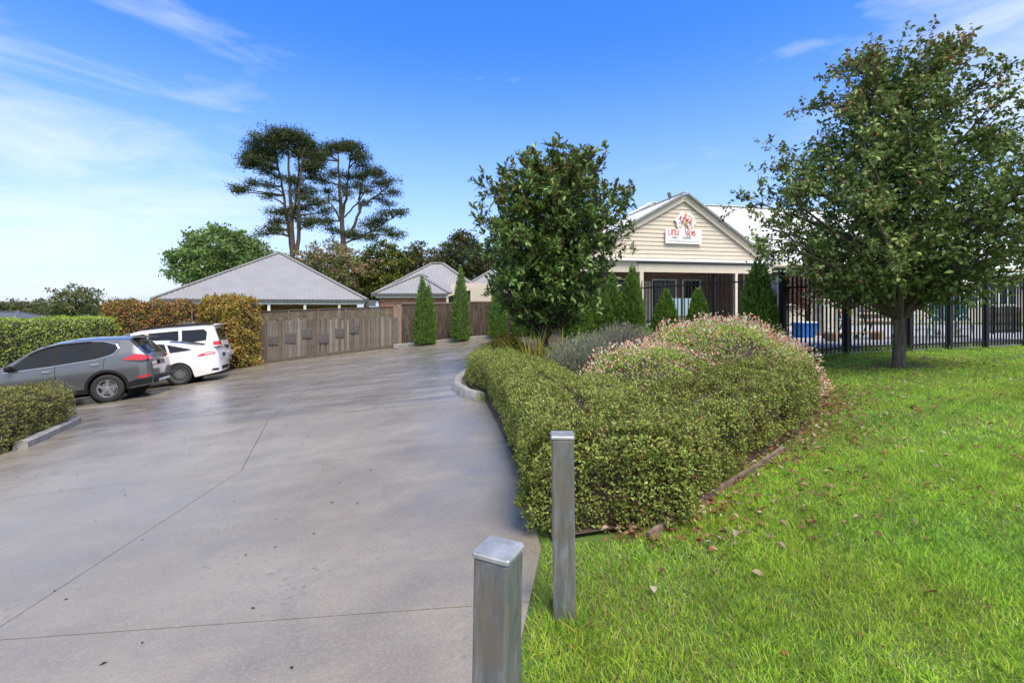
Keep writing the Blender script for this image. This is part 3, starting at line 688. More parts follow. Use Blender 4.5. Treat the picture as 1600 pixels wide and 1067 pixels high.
SAL = [(.28, .40, .07), (.38, .50, .11), (.19, .28, .05), (.46, .54, .16)]
G1 = 'flowering salvia shrubs in the garden bed'
shrub('flowering_salvia', (3.05, 7.25), 1.35, 1.25, .98, 26000, .036, .016, SAL, [4, 4, 2, 2], 'large mounded salvia covered in red and white flowers above the lawn-side hedge', G1, 11, 5600)
shrub('flowering_salvia', (1.85, 6.55), .95, .85, .74, 13000, .036, .016, SAL, [4, 4, 2, 2], 'lower salvia mound with sparser red flowers between the two clipped hedges', G1, 12, 2200)
shrub('flowering_salvia', (4.1, 8.6), .95, .9, .92, 10000, .036, .016, SAL, [4, 4, 2, 2], 'salvia with pale pink flowers against the steel fence corner', G1, 13, 800)
shrub('green_groundcover', (1.0, 5.4), .65, .8, .56, 9000, .030, .014, HP, [4, 4, 3, 3, 1], 'olive green low shrub filling the fork between the hedges', None, 14)
def spiky(name, xy, r, h, n, pal, label, group=None, L=.16, W=.014, seed=0, cat='shrub'):
    x, y = xy; root = empty(name, (x, y, gz(x, y)), 0, label, cat, group)
    ns = n // 14; d = rdir(ns); d[:, 2] = np.abs(d[:, 2]) + .25; d = unit(d)
    base = d * np.array([r, r, h]) * rng.uniform(.55, .88, ns)[:, None]; dirs = unit(d * .6 + np.array([0, 0, .9]) + rdir(ns) * .25)
    t_ = rng.uniform(0, 1, (ns, 14)); P = (base[:, None] + dirs[:, None] * (t_ * L * 1.9)[..., None]).reshape(-1, 3); DD = np.repeat(dirs, 14, 0)
    m = len(P); f = leaves('foliage', P, unit(DD + rdir(m) * .65), rdir(m), L * .36 * rng.uniform(.7, 1.2, m), W * .6, palette(m, pal, None, .2), M['leaf'], root); f['kind'] = 'stuff'
    core_mound(root, r, r, h, s=.72)
    return root
LAV = [(.25, .285, .18), (.33, .36, .26), (.17, .20, .12), (.38, .38, .32)]
G2 = 'grey lavender bushes in the garden bed'
spiky('lavender_bush', (1.25, 8.35), .72, .70, 15000, LAV, 'grey green lavender bush nearest the magnolia trunk', G2)
spiky('lavender_bush', (2.05, 8.95), .80, .82, 17000, [(.22, .235, .17), (.29, .29, .24), (.16, .165, .12), (.30, .26, .25)], 'taller silvery lavender bush with spent spikes behind the salvia', G2)
shrub('gold_shrub', (-.12, 10.9), .55, .5, .80, 5500, .05, .022, [(.30, .26, .04), (.36, .19, .04), (.20, .23, .04), (.13, .18, .03)], [3, 2, 3, 2], 'small golden orange shrub left of the magnolia trunk', None, 15)
shrub('green_shrub', (2.6, 11.0), 1.0, .8, .78, 9000, .045, .018, [(.22, .31, .05), (.15, .23, .04), (.30, .36, .09)], None, 'light green feathery shrub at the feet of the small conifers', None, 16)
shrub('green_shrub', (4.3, 10.6), .8, .7, .70, 7000, .045, .018, [(.22, .29, .05), (.15, .21, .04), (.28, .32, .09)], None, 'dull green shrub between the salvia and the widest conifer', None, 17)
shrub('green_shrub', (.9, 10.2), .7, .55, .52, 5000, .05, .022, [(.16, .21, .05), (.11, .15, .04), (.28, .26, .09)], None, 'low dark green groundcover round the magnolia trunk', None, 18)
FLX = [(.30, .36, .06), (.38, .38, .09), (.20, .28, .05), (.44, .28, .07)]
tuft((.42, 9.9), 46, 1.05, .22, FLX, 'tall yellow green strappy flax clump left of the magnolia trunk', 'flax', None, .035, .22, 'flax_plant', .18)
tuft((1.05, 9.8), 60, 1.0, .25, FLX, 'yellow green strappy flax clump right of the magnolia trunk', 'flax', None, .032, .32, 'flax_plant', .25)
tuft((.35, 9.3), 44, .72, .35, [(.48, .20, .06), (.40, .13, .05), (.36, .28, .07)], 'orange red grassy clump in front of the magnolia trunk', 'grass clump', None, .022, .5, 'grass_clump', .4)
tuft((.85, 4.75), 26, .74, .2, GRASSP, 'bright green grass blades growing up through the hedge fork', 'grass tuft', None, .009, .35)
tuft((.55, 5.9), 26, .74, .22, GRASSP, 'bright green weeds poking out of the driveway hedge', 'grass tuft', None, .010, .35)
tuft((.05, 8.6), 60, .76, .45, GRASSP, 'long green grass growing through the far end of the driveway hedge', 'grass tuft', None, .012, .45)
tuft((.40, 3.45), 9, .82, .06, GRASSP, 'few thin green blades standing above the near hedge corner', 'grass tuft', None, .008, .2)
tuft((1.62, 3.72), 26, .24, .12, GRASSP, 'green grass tuft in the leaf litter behind the timber edging', 'grass tuft', None, .006, .35)
tuft((-.42, 7.5), 30, .24, .14, GRASSP, 'green weed at the kerb end beside the driveway hedge', 'grass tuft', None, .010, .45)
tuft((.20, 3.15), 60, .22, .10, [(.13, .17, .06), (.18, .22, .09)], 'sprig of hedge hanging over the concrete near the bollards', 'sprig', None, .012, 1.1, 'hedge_sprig', .2)
for i, (x, y) in enumerate([(7.55, 10.15), (8.25, 10.4), (6.75, 9.95), (6.3, 9.7), (9.4, 10.8), (10.6, 11.2)]):
    tuft((x, y), 90, .30 if i < 2 else .2, .30, GRASSP, 'uncut green grass tuft at the foot of the steel fence', 'grass tuft', 'grass tufts along the steel fence', .009, .35)

# ------------------------------------------------------------------ trees
def limb_path(a, c, bend, n=7):
    a, c = np.asarray(a, float), np.asarray(c, float); t_ = np.linspace(0, 1, n)[:, None]
    mid = a * (1 - t_) + c * t_; up = np.array([0, 0, 1.0])
    out_ = c - a; out_[2] = 0
    w_ = rng.normal(size=3) * .03 * np.linalg.norm(c - a)
    return mid + np.sin(t_ * np.pi) * (up * bend * np.linalg.norm(c - a) * .0 - out_ * bend * .35 + w_)
def crown_clusters(n, prof, seed, shell=.5, squash=1.0, lob=.18):
    """prof: (z, r) rows; cluster centres inside the surface of revolution with uneven outline"""
    pr = np.array(prof); zs = np.linspace(pr[0, 0], pr[-1, 0], 200); rs = np.interp(zs, pr[:, 0], pr[:, 1]); wt = rs ** 1.6 + .05
    z = rng.choice(zs, n, p=wt / wt.sum()) + rng.normal(0, .02, n); a = rng.uniform(0, 2 * np.pi, n)
    r = np.interp(z, pr[:, 0], pr[:, 1]); d = np.stack([np.cos(a), np.sin(a), z * .7], 1)
    r = r * (1 + lob * lump(d, 1.6, seed) + lob * .5 * lump(d, 4, seed + 1)); q = rng.uniform(0, 1, n) ** shell
    return np.stack([np.cos(a) * r * q, np.sin(a) * r * q * squash, z], 1), q, a
def branch_mesh(root, trunk_pts, trunk_r, tips, start_zs, r0, mat, nside=7, name='trunk'):
    b = MB(); b.tube(trunk_pts, trunk_r, 12)
    tp = np.array(trunk_pts)
    ends = []
    for tpt in tips:
        z = min(max(start_zs[0], tpt[2] * rng.uniform(.15, .5)), start_zs[1]); st = np.array([np.interp(z, tp[:, 2], tp[:, 0]), np.interp(z, tp[:, 2], tp[:, 1]), z])
        p = limb_path(st, tpt, .5); ln = np.linalg.norm(tpt - st)
        rr = np.linspace(r0 * min(1, .4 + ln / 4), .012, len(p)); b.tube(p, list(rr), nside, caps=False); ends.append(p)
    o = b.build(name, M[mat], root, smooth=True)
    return np.concatenate(ends) if ends else None, o
def twig_mesh(root, C_, E, k, r=.009):
    """thin twigs from clusters to the nearest limb point"""
    b = MB(); idx = rng.choice(len(C_), min(k, len(C_)), replace=False)
    for i in idx:
        d = np.linalg.norm(E - C_[i], axis=1); j = np.argmin(d + (E[:, 2] > C_[i][2]) * .6); p = limb_path(E[j], C_[i], .2, 4); b.tube(p, [r * 1.4, r, r * .8, r * .4], 4, caps=False)
    o = b.build('twigs', M['twig'], root); o['kind'] = 'stuff'

# branching crown: limbs to the outline, side branches on the limbs, leafy twigs on the branches
def branchy(prof, seed, nlimb, nsub, ntwig, nleaf, trunk, zr, tw_len, lob=.2, cx=0.0, sub_len=(.45, 1.0), up=.35, squash=.92, spread=.75):
    pr = np.array(prof); zlo, zhi = pr[0, 0], pr[-1, 0]; tp = np.array(trunk)
    def env(a, z):
        d = np.stack([np.cos(a), np.sin(a), z * .7], -1); r = np.interp(z, pr[:, 0], pr[:, 1]); return r * (1 + lob * lump(d, 1.6, seed) + lob * .6 * lump(d, 4, seed + 1))
    zs = np.linspace(zlo, zhi, 300); wt = np.interp(zs, pr[:, 0], pr[:, 1]) + .25; cdf = np.cumsum(wt) / wt.sum()
    limbs, tips, tubes = [], [], []
    for i in range(nlimb):
        z = float(np.interp((i + rng.uniform(.2, .8)) / nlimb, cdf, zs)); a = i * 2.39996 + rng.uniform(-.35, .35); r = float(env(np.array([a]), np.array([z]))[0]) * rng.uniform(.72, .92)
        t_ = np.array([cx * (z / zhi) + r * np.cos(a), r * np.sin(a) * squash, z]); zst = np.clip(z - r * rng.uniform(.55, 1.0), zr[0], zr[1]); st = np.array([np.interp(zst, tp[:, 2], tp[:, 0]), np.interp(zst, tp[:, 2], tp[:, 1]), zst])
        p = limb_path(st, t_, .25, 9); limbs.append(p); tubes.append((p, np.linspace(.016 + .016 * np.linalg.norm(t_ - st), .010, 9), 6))
    SB, SD, SL = [], [], []
    for p in limbs:
        u = rng.uniform(.22, 1.0, nsub); u[0] = 1.0; idx = u * 8; i0 = np.minimum(idx.astype(int), 7); f = (idx - i0)[:, None]; q = p[i0] * (1 - f) + p[i0 + 1] * f; d = unit(p[i0 + 1] - p[i0]); dd = unit(d * .6 + rdir(nsub) * spread + np.array([0, 0, up]))
        ln = rng.uniform(*sub_len, nsub) * (1.15 - .45 * u); SB.append(q); SD.append(dd); SL.append(ln)
    SB, SD, SL = map(np.concatenate, (SB, SD, SL)); e = SB + SD * SL[:, None]
    # keep the branches inside the uneven outline
    rad = np.hypot(e[:, 0] - cx * e[:, 2] / zhi, e[:, 1] / squash); lim = env(np.arctan2(e[:, 1], e[:, 0]), np.clip(e[:, 2], zlo, zhi)) * 1.04 + .05; k = np.clip(lim / np.maximum(rad, .01), .35, 1); k = np.where((e[:, 2] > zhi + .1) | (e[:, 2] < zlo - .05), .3, k); SL = SL * k
    for i in range(len(SB)): tubes.append(([SB[i], SB[i] + SD[i] * SL[i] * .5 + rng.normal(0, .012, 3), SB[i] + SD[i] * SL[i]], [.010, .007, .004], 4))
    m = len(SB); u = rng.uniform(.1, 1.05, (m, ntwig)); TB = (SB[:, None] + SD[:, None] * (SL[:, None] * u)[..., None]).reshape(-1, 3); TD = unit(np.repeat(SD, ntwig, 0) * .5 + rdir(m * ntwig) * .9 + np.array([0, 0, up])); TL = rng.uniform(*tw_len, m * ntwig)
    n = len(TB); v = rng.uniform(.05, 1.0, (n, nleaf)); P = (TB[:, None] + TD[:, None] * (TL[:, None] * v)[..., None]).reshape(-1, 3) + rng.normal(0, .012, (n * nleaf, 3)); D = np.repeat(TD, nleaf, 0); br = np.repeat(np.repeat(rng.uniform(.78, 1.22, m), ntwig), nleaf)
    return P, D, br, tubes
def tree_wood(root, trunk, tr, tubes, mat):
    b = MB(); b.tube(trunk, tr, 12)
    for (p, r, k) in tubes: b.tube(p, list(r), k, caps=False)
    b.build('trunk', M[mat], root, smooth=True)

# pear tree on the lawn
def pear():
    x, y = PEAR; z0 = gz(x, y); root = empty('pear_tree', (x, y, z0), 0, 'large broad ornamental pear tree on the lawn in front of the steel fence', 'tree')
    prof = [(.95, .45), (1.25, 1.1), (1.5, 1.9), (1.9, 2.45), (2.4, 2.60), (2.9, 2.5), (3.5, 2.2), (4.2, 1.75), (4.8, 1.3), (5.2, .9), (5.55, .3)]
    tr = [(0, 0, -.08), (0, 0, .05), (.01, 0, .5), (0, .01, 1.0), (.03, 0, 1.7), (-.02, .02, 2.8), (.02, 0, 4.0), (0, 0, 5.2)]
    P, D, br, tubes = branchy(prof, 21, 62, 9, 7, 11, tr, (.80, 4.4), (.12, .30), .24)
    n = len(P); T = unit(D * .45 + rdir(n) * .85 + np.array([0, 0, -.22])); Nn = unit(np.array([0, 0, 1.0]) + rdir(n) * .7)
    h = np.clip((P[:, 2] - 3.2) / 2.2, 0, 1)
    c = palette(n, [(.165, .235, .07), (.22, .30, .095), (.115, .175, .052), (.28, .355, .125)], None, .2) * br[:, None]
    red = rng.uniform(size=n) < .05 + .45 * h * (br > .95); c[red] = palette(int(red.sum()), [(.22, .12, .06), (.19, .15, .055), (.27, .17, .085)])
    yel = rng.uniform(size=n) < .004; c[yel] = (.50, .30, .04)
    L = rng.uniform(.055, .09, n); cr = leaves('crown', P, T, Nn, L, L * .60, np.clip(c, 0, 1), M['leaf_gloss'], root, shape='leaf', fold=.22, bend=.2); cr['kind'] = 'stuff'
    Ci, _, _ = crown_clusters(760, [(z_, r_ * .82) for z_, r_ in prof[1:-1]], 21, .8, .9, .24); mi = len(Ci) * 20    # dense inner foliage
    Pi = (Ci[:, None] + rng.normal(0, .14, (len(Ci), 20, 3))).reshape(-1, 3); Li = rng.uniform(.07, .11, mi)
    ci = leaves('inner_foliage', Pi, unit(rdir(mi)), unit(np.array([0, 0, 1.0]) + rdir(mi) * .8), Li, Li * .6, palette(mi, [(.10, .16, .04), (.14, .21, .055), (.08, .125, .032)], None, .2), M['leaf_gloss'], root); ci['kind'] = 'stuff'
    tree_wood(root, tr, [.13, .100, .086, .082, .068, .048, .03, .010], tubes, 'bark'); print('pear leaves', n)
pear()

# magnolia in the bed
def magnolia():
    x, y = .70, 11.0; z0 = gz(x, y); root = empty('magnolia_tree', (x, y, z0), 0, 'dense evergreen magnolia tree with glossy leaves growing in the garden bed', 'tree')
    prof = [(.95, .5), (1.3, 1.05), (1.8, 1.5), (2.5, 1.72), (3.3, 1.80), (3.9, 1.62), (4.3, 1.25), (4.65, .8), (4.9, .25)]
    tr = [(0, 0, -.05), (.02, 0, .4), (.05, 0, .9), (.1, 0, 1.6), (.15, 0, 2.8), (.2, 0, 4.4)]
    P, D, br, tubes = branchy(prof, 33, 84, 9, 4, 9, tr, (.5, 3.4), (.12, .28), .15, cx=.28, sub_len=(.40, .85), up=.45, spread=.85)
    n = len(P); T = unit(D * .9 + rdir(n) * .75); Nn = unit(D * .5 + np.array([0, 0, .9]) + rdir(n) * .45)
    c = palette(n, [(.13, .22, .056), (.175, .285, .08), (.09, .16, .042), (.225, .345, .105)], None, .2) * br[:, None]
    h = np.clip((P[:, 2] - 2.4) / 2.2, 0, 1); bn = rng.uniform(size=n) < .05 + .36 * h; c[bn] = palette(int(bn.sum()), [(.21, .125, .05), (.17, .125, .045), (.14, .14, .045)])
    L = rng.uniform(.10, .165, n); W = L * .42; c = np.clip(c, 0, 1)
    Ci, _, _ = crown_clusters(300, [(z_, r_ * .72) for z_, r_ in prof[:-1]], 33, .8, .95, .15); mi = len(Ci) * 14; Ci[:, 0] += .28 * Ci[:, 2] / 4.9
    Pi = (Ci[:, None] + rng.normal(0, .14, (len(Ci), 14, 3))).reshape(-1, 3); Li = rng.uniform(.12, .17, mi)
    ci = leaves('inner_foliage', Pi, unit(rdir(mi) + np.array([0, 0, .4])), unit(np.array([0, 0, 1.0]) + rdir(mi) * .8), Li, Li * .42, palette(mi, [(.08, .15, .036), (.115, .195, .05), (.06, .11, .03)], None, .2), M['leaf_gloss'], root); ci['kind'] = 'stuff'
    # the leaves that show largest are parts of their own
    vis = np.argsort(P[:, 1] + rng.uniform(0, .5, n))[:300]; rest = np.setdiff1d(np.arange(n), vis)
    cr = leaves('crown', P[rest], T[rest], Nn[rest], L[rest], W[rest], c[rest], M['leaf_gloss'], root, shape='leaf', fold=.2, bend=.12); cr['kind'] = 'stuff'
    for i in vis:
        o = leaves('leaf', np.zeros((1, 3)), T[i:i + 1], Nn[i:i + 1], L[i], W[i], c[i:i + 1], M['leaf_gloss'], root, shape='leaf', fold=.2, bend=.12); o.location = P[i]
    tree_wood(root, tr, [.12, .095, .085, .07, .045, .015], tubes, 'bark_dark'); print('magnolia leaves', n)
magnolia()

# clipped conifers
def conifer(x, y, h, r, label, group, seed, dens=1.0, split=False):
    z0 = gz(x, y); root = empty('conifer', (x, y, z0), rng.uniform(0, 6), label, 'conifer', group)
    n = int((8500 if y < 16 else 6500) * dens); z = 1 - np.sqrt(rng.uniform(0, 1, n) * .96); z = np.clip(z + rng.normal(0, .01, n), 0, 1); a = rng.uniform(0, 2 * np.pi, n)
    rad = r * (1 - z ** 2.3) ** 1.0 * np.where(z < .08, .82 + z * 2.2, 1.0)
    pt = np.stack([np.cos(a), np.sin(a), z * h * 2.2], 1)
    rad = rad * (1 + .13 * lump(pt, 1.6, seed) + .11 * lump(pt, 4.5, seed + 1)) * (1 - np.minimum(rng.exponential(.07, n), .5))
    P = np.stack([np.cos(a) * rad, np.sin(a) * rad, z * h], 1); o_ = np.stack([np.cos(a), np.sin(a), np.full(n, .0)], 1)
    T = unit(o_ * .55 + np.array([0, 0, 1.0]) + rdir(n) * .42); Nn = unit(np.cross(T, rdir(n)))
    c = palette(n, [(.13, .25, .042), (.18, .32, .058), (.085, .165, .03), (.225, .36, .08)], [4, 4, 3, 2], .2); c *= (1 + .18 * lump(pt, 3, seed + 4))[:, None]
    L = rng.uniform(.06, .12, n); f = leaves('foliage', P, T, Nn, L, L * .34, np.clip(c, 0, 1), M['leaf'], root); f['kind'] = 'stuff'
    b = MB(); b.tube([(0, 0, -.05), (0, 0, h * .2), (0, 0, h * .9)], [.05, .045, .012], 6); b.build('trunk', M['bark_dark'], root)
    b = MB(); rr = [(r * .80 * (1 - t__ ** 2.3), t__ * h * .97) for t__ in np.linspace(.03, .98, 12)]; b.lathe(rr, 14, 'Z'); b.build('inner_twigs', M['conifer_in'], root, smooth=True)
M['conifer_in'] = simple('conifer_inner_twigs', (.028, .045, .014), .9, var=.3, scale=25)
GA, GB_ = 'columnar conifers along the brush fence', 'young conifers along the steel fence'
conifer(px_x(660, 23.2), 23.2, 3.42, .40, 'columnar conifer with a double tip beside the end of the paling fence', GA, 41)
conifer(px_x(660, 23.2) + .28, 23.25, 3.0, .36, 'second shorter tip stem of the columnar conifer pair by the paling fence', GA, 42, .8)
conifer(px_x(720, 23.2), 23.2, 3.62, .42, 'tall columnar conifer alone in front of the brush fence', GA, 43)
conifer(px_x(778, 23.2), 23.2, 2.9, .42, 'columnar conifer beside the cream carport wall, beyond the gold shrub', GA, 44)
conifer(px_x(818, 23.0), 23.0, 2.6, .50, 'columnar conifer mostly hidden behind the magnolia crown', GA, 45)
conifer(px_x(905, 15.0), 15.0, 1.75, .48, 'squat conifer half hidden under the right side of the magnolia', GB_, 46)
conifer(px_x(937, 15.2), 15.2, 2.0, .45, 'bushy conifer to the left of the small prohibition sign', GB_, 47)
conifer(px_x(956, 15.6), 15.6, 2.25, .42, 'conifer touching the small prohibition sign on the steel fence', GB_, 48)
conifer(px_x(988, 14.4), 14.4, 2.38, .36, 'slim conifer standing before the verandah post of the gabled building', GB_, 49)
conifer(px_x(1040, 12.2), 12.2, 1.58, .34, 'small conifer in front of the steel fence, left one of the short pair', GB_, 50)
conifer(px_x(1091, 12.2), 12.2, 1.55, .30, 'small conifer in front of the steel fence, right one of the short pair', GB_, 51)
conifer(px_x(1185, 10.1), 10.1, 2.10, .40, 'widest tallest conifer beside the white sign at the steel fence corner', GB_, 52)

# background trees
def bg_tree(name, px, D, ytop, prof_w, ybase, pal, wts, label, seed, group='trees beyond the houses', n=420, nl=30, leaf=.35, trunk=.35, shell=.4, squash=.9, cat='tree', lob=.2):
    """rounded tree: px centre, distance, photo rows of top and crown base, half width in pixels"""
    x = px_x(px, D); z0 = gz(x, D); s = D / F
    zt = EYE + (HZ - ytop) * s - z0; zb = EYE + (HZ - ybase) * s - z0; rw = prof_w * s
    root = empty(name, (x, D, z0), 0, label, cat, group)
    hh = zt - zb; prof = [(zb, rw * .55), (zb + hh * .2, rw * .92), (zb + hh * .45, rw), (zb + hh * .7, rw * .82), (zb + hh * .88, rw * .5), (zt, rw * .1)]
    C_, q, a = crown_clusters(n, prof, seed, shell, squash, lob); m = len(C_); k = m * nl
    cr_ = leaf * 2.0
    P = (C_[:, None] + rng.normal(0, cr_ * .42, (m, nl, 3)) * np.array([1, 1, .6])).reshape(-1, 3)
    T = unit(rdir(k) + np.array([0, 0, .2])); Nn = unit(np.array([0, 0, .9]) + rdir(k))
    ct = palette(m, pal, wts, .22); c = np.repeat(ct, nl, 0) * rng.uniform(.75, 1.25, (k, 1))
    L = leaf * rng.uniform(.6, 1.2, k); f = leaves('crown', P, T, Nn, L, L * .55, np.clip(c, 0, 1), M['leaf'], root); f['kind'] = 'stuff'
    tips = [C_[i] * np.array([.7, .7, .92]) for i in rng.choice(m, 14, replace=False)]
    branch_mesh(root, [(0, 0, -.1), (0, 0, zb * .6), (.1, 0, zb + hh * .3), (0, 0, zb + hh * .7)], [trunk, trunk * .8, trunk * .5, trunk * .15], tips, (zb * .7, zb + hh * .6), trunk * .4, 'bark_dark', 5)
    return root
bg_tree('broadleaf_tree', 340, 46, 352, 72, 452, [(.15, .24, .07), (.205, .30, .095), (.105, .17, .05)], None, 'big rounded fresh green tree behind the left side of the hip roof', 61, n=520, leaf=.34)
bg_tree('broadleaf_tree', 395, 50, 372, 26, 440, [(.11, .18, .055), (.15, .22, .07)], None, 'small green tree shoulder beside the hip roof peak', 62, n=160, leaf=.34)
bg_tree('deciduous_tree', 518, 46, 376, 72, 470, [(.24, .19, .10), (.18, .185, .07), (.27, .21, .13), (.12, .15, .05)], [3, 3, 2, 2], 'thinning brown and olive autumn tree behind the right of the hip roof', 63, n=430, leaf=.30)
bg_tree('wattle_tree', 600, 48, 376, 42, 470, [(.15, .17, .03), (.11, .135, .025), (.06, .085, .02), (.19, .20, .04)], None, 'yellow green feathery wattle tree left of the second roof', 64, n=330, leaf=.30)
bg_tree('wattle_tree', 572, 47, 398, 26, 470, [(.12, .14, .03), (.07, .09, .02), (.17, .18, .04)], None, 'lower yellow green wattle tree leaning on the autumn tree', 65, n=170, leaf=.30)
bg_tree('evergreen_tree', 655, 52, 378, 40, 470, [(.085, .095, .03), (.06, .075, .025), (.13, .11, .04)], None, 'dark olive evergreen tree above the second roof', 66, n=330, leaf=.30)
bg_tree('evergreen_tree', 722, 48, 362, 44, 460, [(.045, .06, .022), (.065, .085, .03), (.10, .095, .035)], None, 'very dark evergreen tree beside the magnolia crown', 67, n=360, leaf=.30)
bg_tree('evergreen_tree', 775, 50, 380, 40, 470, [(.045, .06, .022), (.06, .08, .028)], None, 'dark evergreen tree mostly hidden behind the magnolia', 68, n=240, leaf=.30)
EU = [(.15, .17, .075), (.115, .135, .055), (.20, .19, .08), (.08, .10, .04)]
GE = 'distant gum trees beyond the green hedge'
bg_tree('gum_tree', 118, 75, 446, 42, 492, EU, None, 'distant broad gum tree above the bright green hedge', 71, GE, n=150, nl=26, leaf=.42, shell=.5, lob=.35)
bg_tree('gum_tree', 30, 80, 466, 34, 498, EU, None, 'distant low gum tree near the dark roof corner', 72, GE, n=120, nl=26, leaf=.42, lob=.35)
bg_tree('gum_tree', 72, 95, 474, 26, 498, EU, None, 'farther pale gum tree between the two larger ones', 73, GE, n=90, nl=24, leaf=.45, lob=.35)
bg_tree('gum_tree', 182, 90, 464, 16, 496, EU, None, 'small distant gum tree behind the russet hedge end', 74, GE, n=70, nl=24, leaf=.42, lob=.35)
bg_tree('gum_tree', 205, 90, 467, 10, 496, EU, None, 'tiny distant gum tree just left of the hip roof eave', 75, GE, n=45, nl=24, leaf=.42, lob=.35)
bg_tree('gum_tree', -12, 75, 470, 26, 500, EU, None, 'distant gum tree cut by the picture edge', 76, GE, n=90, nl=24, leaf=.42, lob=.35)
for i in range(7):
    bg_tree('gum_tree', -20 + i * 42 + rng.uniform(-9, 9), 150, 480 - rng.uniform(0, 5), 26, 492, EU, None, 'hazy far gum tree on the horizon behind the hedges', 80 + i, 'far horizon gum trees', n=40, nl=18, leaf=.8)

def pine(px, D, ytop, pads, stems, label, seed):
    """old spreading pine: several upright stems, flat needle pads (px, py, half width px, half height px)"""
    x = px_x(px, D); z0 = gz(x, D); s = D / F; root = empty('pine_tree', (x, D, z0), 0, label, 'tree', 'tall old pines on the skyline')
    def loc(u, v, dy=0): return np.array([(u - px) * s, dy, EYE + (HZ - v) * s - z0])
    b = MB(); spts = []
    for st in stems:
        p = [loc(u, v, dy) for (u, v, dy) in st[1]]; p[0][2] = min(p[0][2], -.1 if st[2] else p[0][2])
        pp = []
        for i in range(len(p) - 1):
            for t_ in np.linspace(0, 1, 5)[:-1]: pp.append(p[i] * (1 - t_) + p[i + 1] * t_ + rng.normal(0, .06, 3))
        pp.append(p[-1]); b.tube(pp, list(np.linspace(st[0] * .62, .09, len(pp))), 7, caps=False); spts += pp
    spts = np.array(spts); PP, CC = [], []
    for (u, v, hw, hv) in pads:
        dy = rng.uniform(-1, 1) * hw * s * .8; c0 = loc(u, v, dy)
        d = np.linalg.norm(spts - c0, axis=1) + (spts[:, 2] > c0[2]) * 3; j = spts[np.argmin(d)]
        b.tube(limb_path(j, c0, .3, 6), list(np.linspace(.17, .05, 6)), 5, caps=False)
        nc = max(5, int(hw * hv * .30))
        cl = rng.normal(0, .5, (nc, 3)) * np.array([hw * s, hw * s * .9, hv * s]) + c0
        for c_ in cl[:max(3, nc // 3)]: b.tube(limb_path(c0, c_, .2, 4), [.06, .05, .04, .02], 4, caps=False)
        P = (cl[:, None] + rng.normal(0, 1, (nc, 36, 3)) * np.array([.46, .46, .26])).reshape(-1, 3); PP.append(P)
        CC.append(np.repeat(palette(nc, [(.06, .085, .034), (.08, .11, .042), (.045, .062, .026), (.095, .10, .042)], None, .2), 36, 0))
    P = np.concatenate(PP); n = len(P); T = unit(rdir(n) + np.array([0, 0, .45]))
    f = leaves('crown', P, T, rdir(n), rng.uniform(.24, .46, n), .10, np.clip(np.concatenate(CC) * rng.uniform(.8, 1.25, (n, 1)), 0, 1), M['leaf'], root); f['kind'] = 'stuff'
    b.build('trunk', M['bark_dark'], root, smooth=True)
def arc_pads(c, rx, ry, a0, a1, n, hw, hv):
    return [(c[0] + rx * math.cos(a), c[1] - ry * math.sin(a), hw * rng.uniform(.7, 1.25), hv * rng.uniform(.7, 1.2)) for a in np.linspace(R(a0), R(a1), n)]
padsA = arc_pads((447, 258), 45, 46, 5, 178, 12, 15, 8) + arc_pads((450, 262), 28, 32, 0, 180, 6, 13, 8) + [(395, 240, 8, 6), (393, 258, 9, 5), (413, 268, 9, 5), (382, 297, 13, 5), (400, 288, 11, 4), (374, 300, 7, 3), (425, 292, 10, 4), (420, 307, 9, 4), (457, 282, 14, 6), (462, 298, 14, 6), (485, 276, 12, 6), (492, 262, 11, 7), (440, 330, 14, 6), (425, 331, 8, 4), (470, 325, 14, 5), (495, 318, 16, 5), (430, 345, 12, 5), (505, 330, 14, 4), (420, 357, 13, 4), (412, 366, 10, 3), (440, 362, 12, 4), (475, 310, 12, 5), (492, 348, 13, 5), (478, 352, 12, 4), (460, 340, 10, 5), (430, 275, 8, 4), (490, 300, 9, 4)]
stemsA = [(.75, [(455, 440, 0), (457, 385, 0), (455, 330, 0), (452, 280, 0), (450, 230, 0)], True), (.45, [(453, 390, .5), (447, 350, .5), (438, 290, .6), (425, 240, 1)], False), (.5, [(466, 400, -.5), (470, 350, -.5), (472, 300, -1), (478, 240, -1)], False), (.3, [(456, 350, 0), (464, 290, .4), (466, 235, .4)], False)]
pine(456, 68, 204, padsA, stemsA, 'tall pine with a high rounded dark crown and several upright stems', 1)
padsB = arc_pads((533, 255), 31, 28, 10, 172, 9, 13, 6) + [(566, 258, 13, 5), (580, 270, 14, 5), (596, 273, 12, 5), (607, 288, 14, 5), (590, 287, 12, 4), (560, 275, 12, 5), (612, 302, 12, 4), (575, 300, 12, 4), (592, 310, 11, 3), (560, 290, 11, 5), (605, 318, 11, 3), (625, 332, 14, 4), (605, 334, 12, 4), (590, 345, 14, 6), (575, 352, 12, 5), (618, 368, 14, 5), (600, 360, 12, 4), (560, 368, 16, 5), (540, 366, 14, 4), (520, 360, 13, 4), (510, 345, 14, 5), (506, 285, 10, 5), (520, 272, 10, 5), (535, 290, 11, 4), (545, 275, 11, 5), (512, 300, 10, 4), (582, 372, 12, 4), (570, 318, 10, 3), (545, 305, 9, 4), (525, 312, 9, 3)]
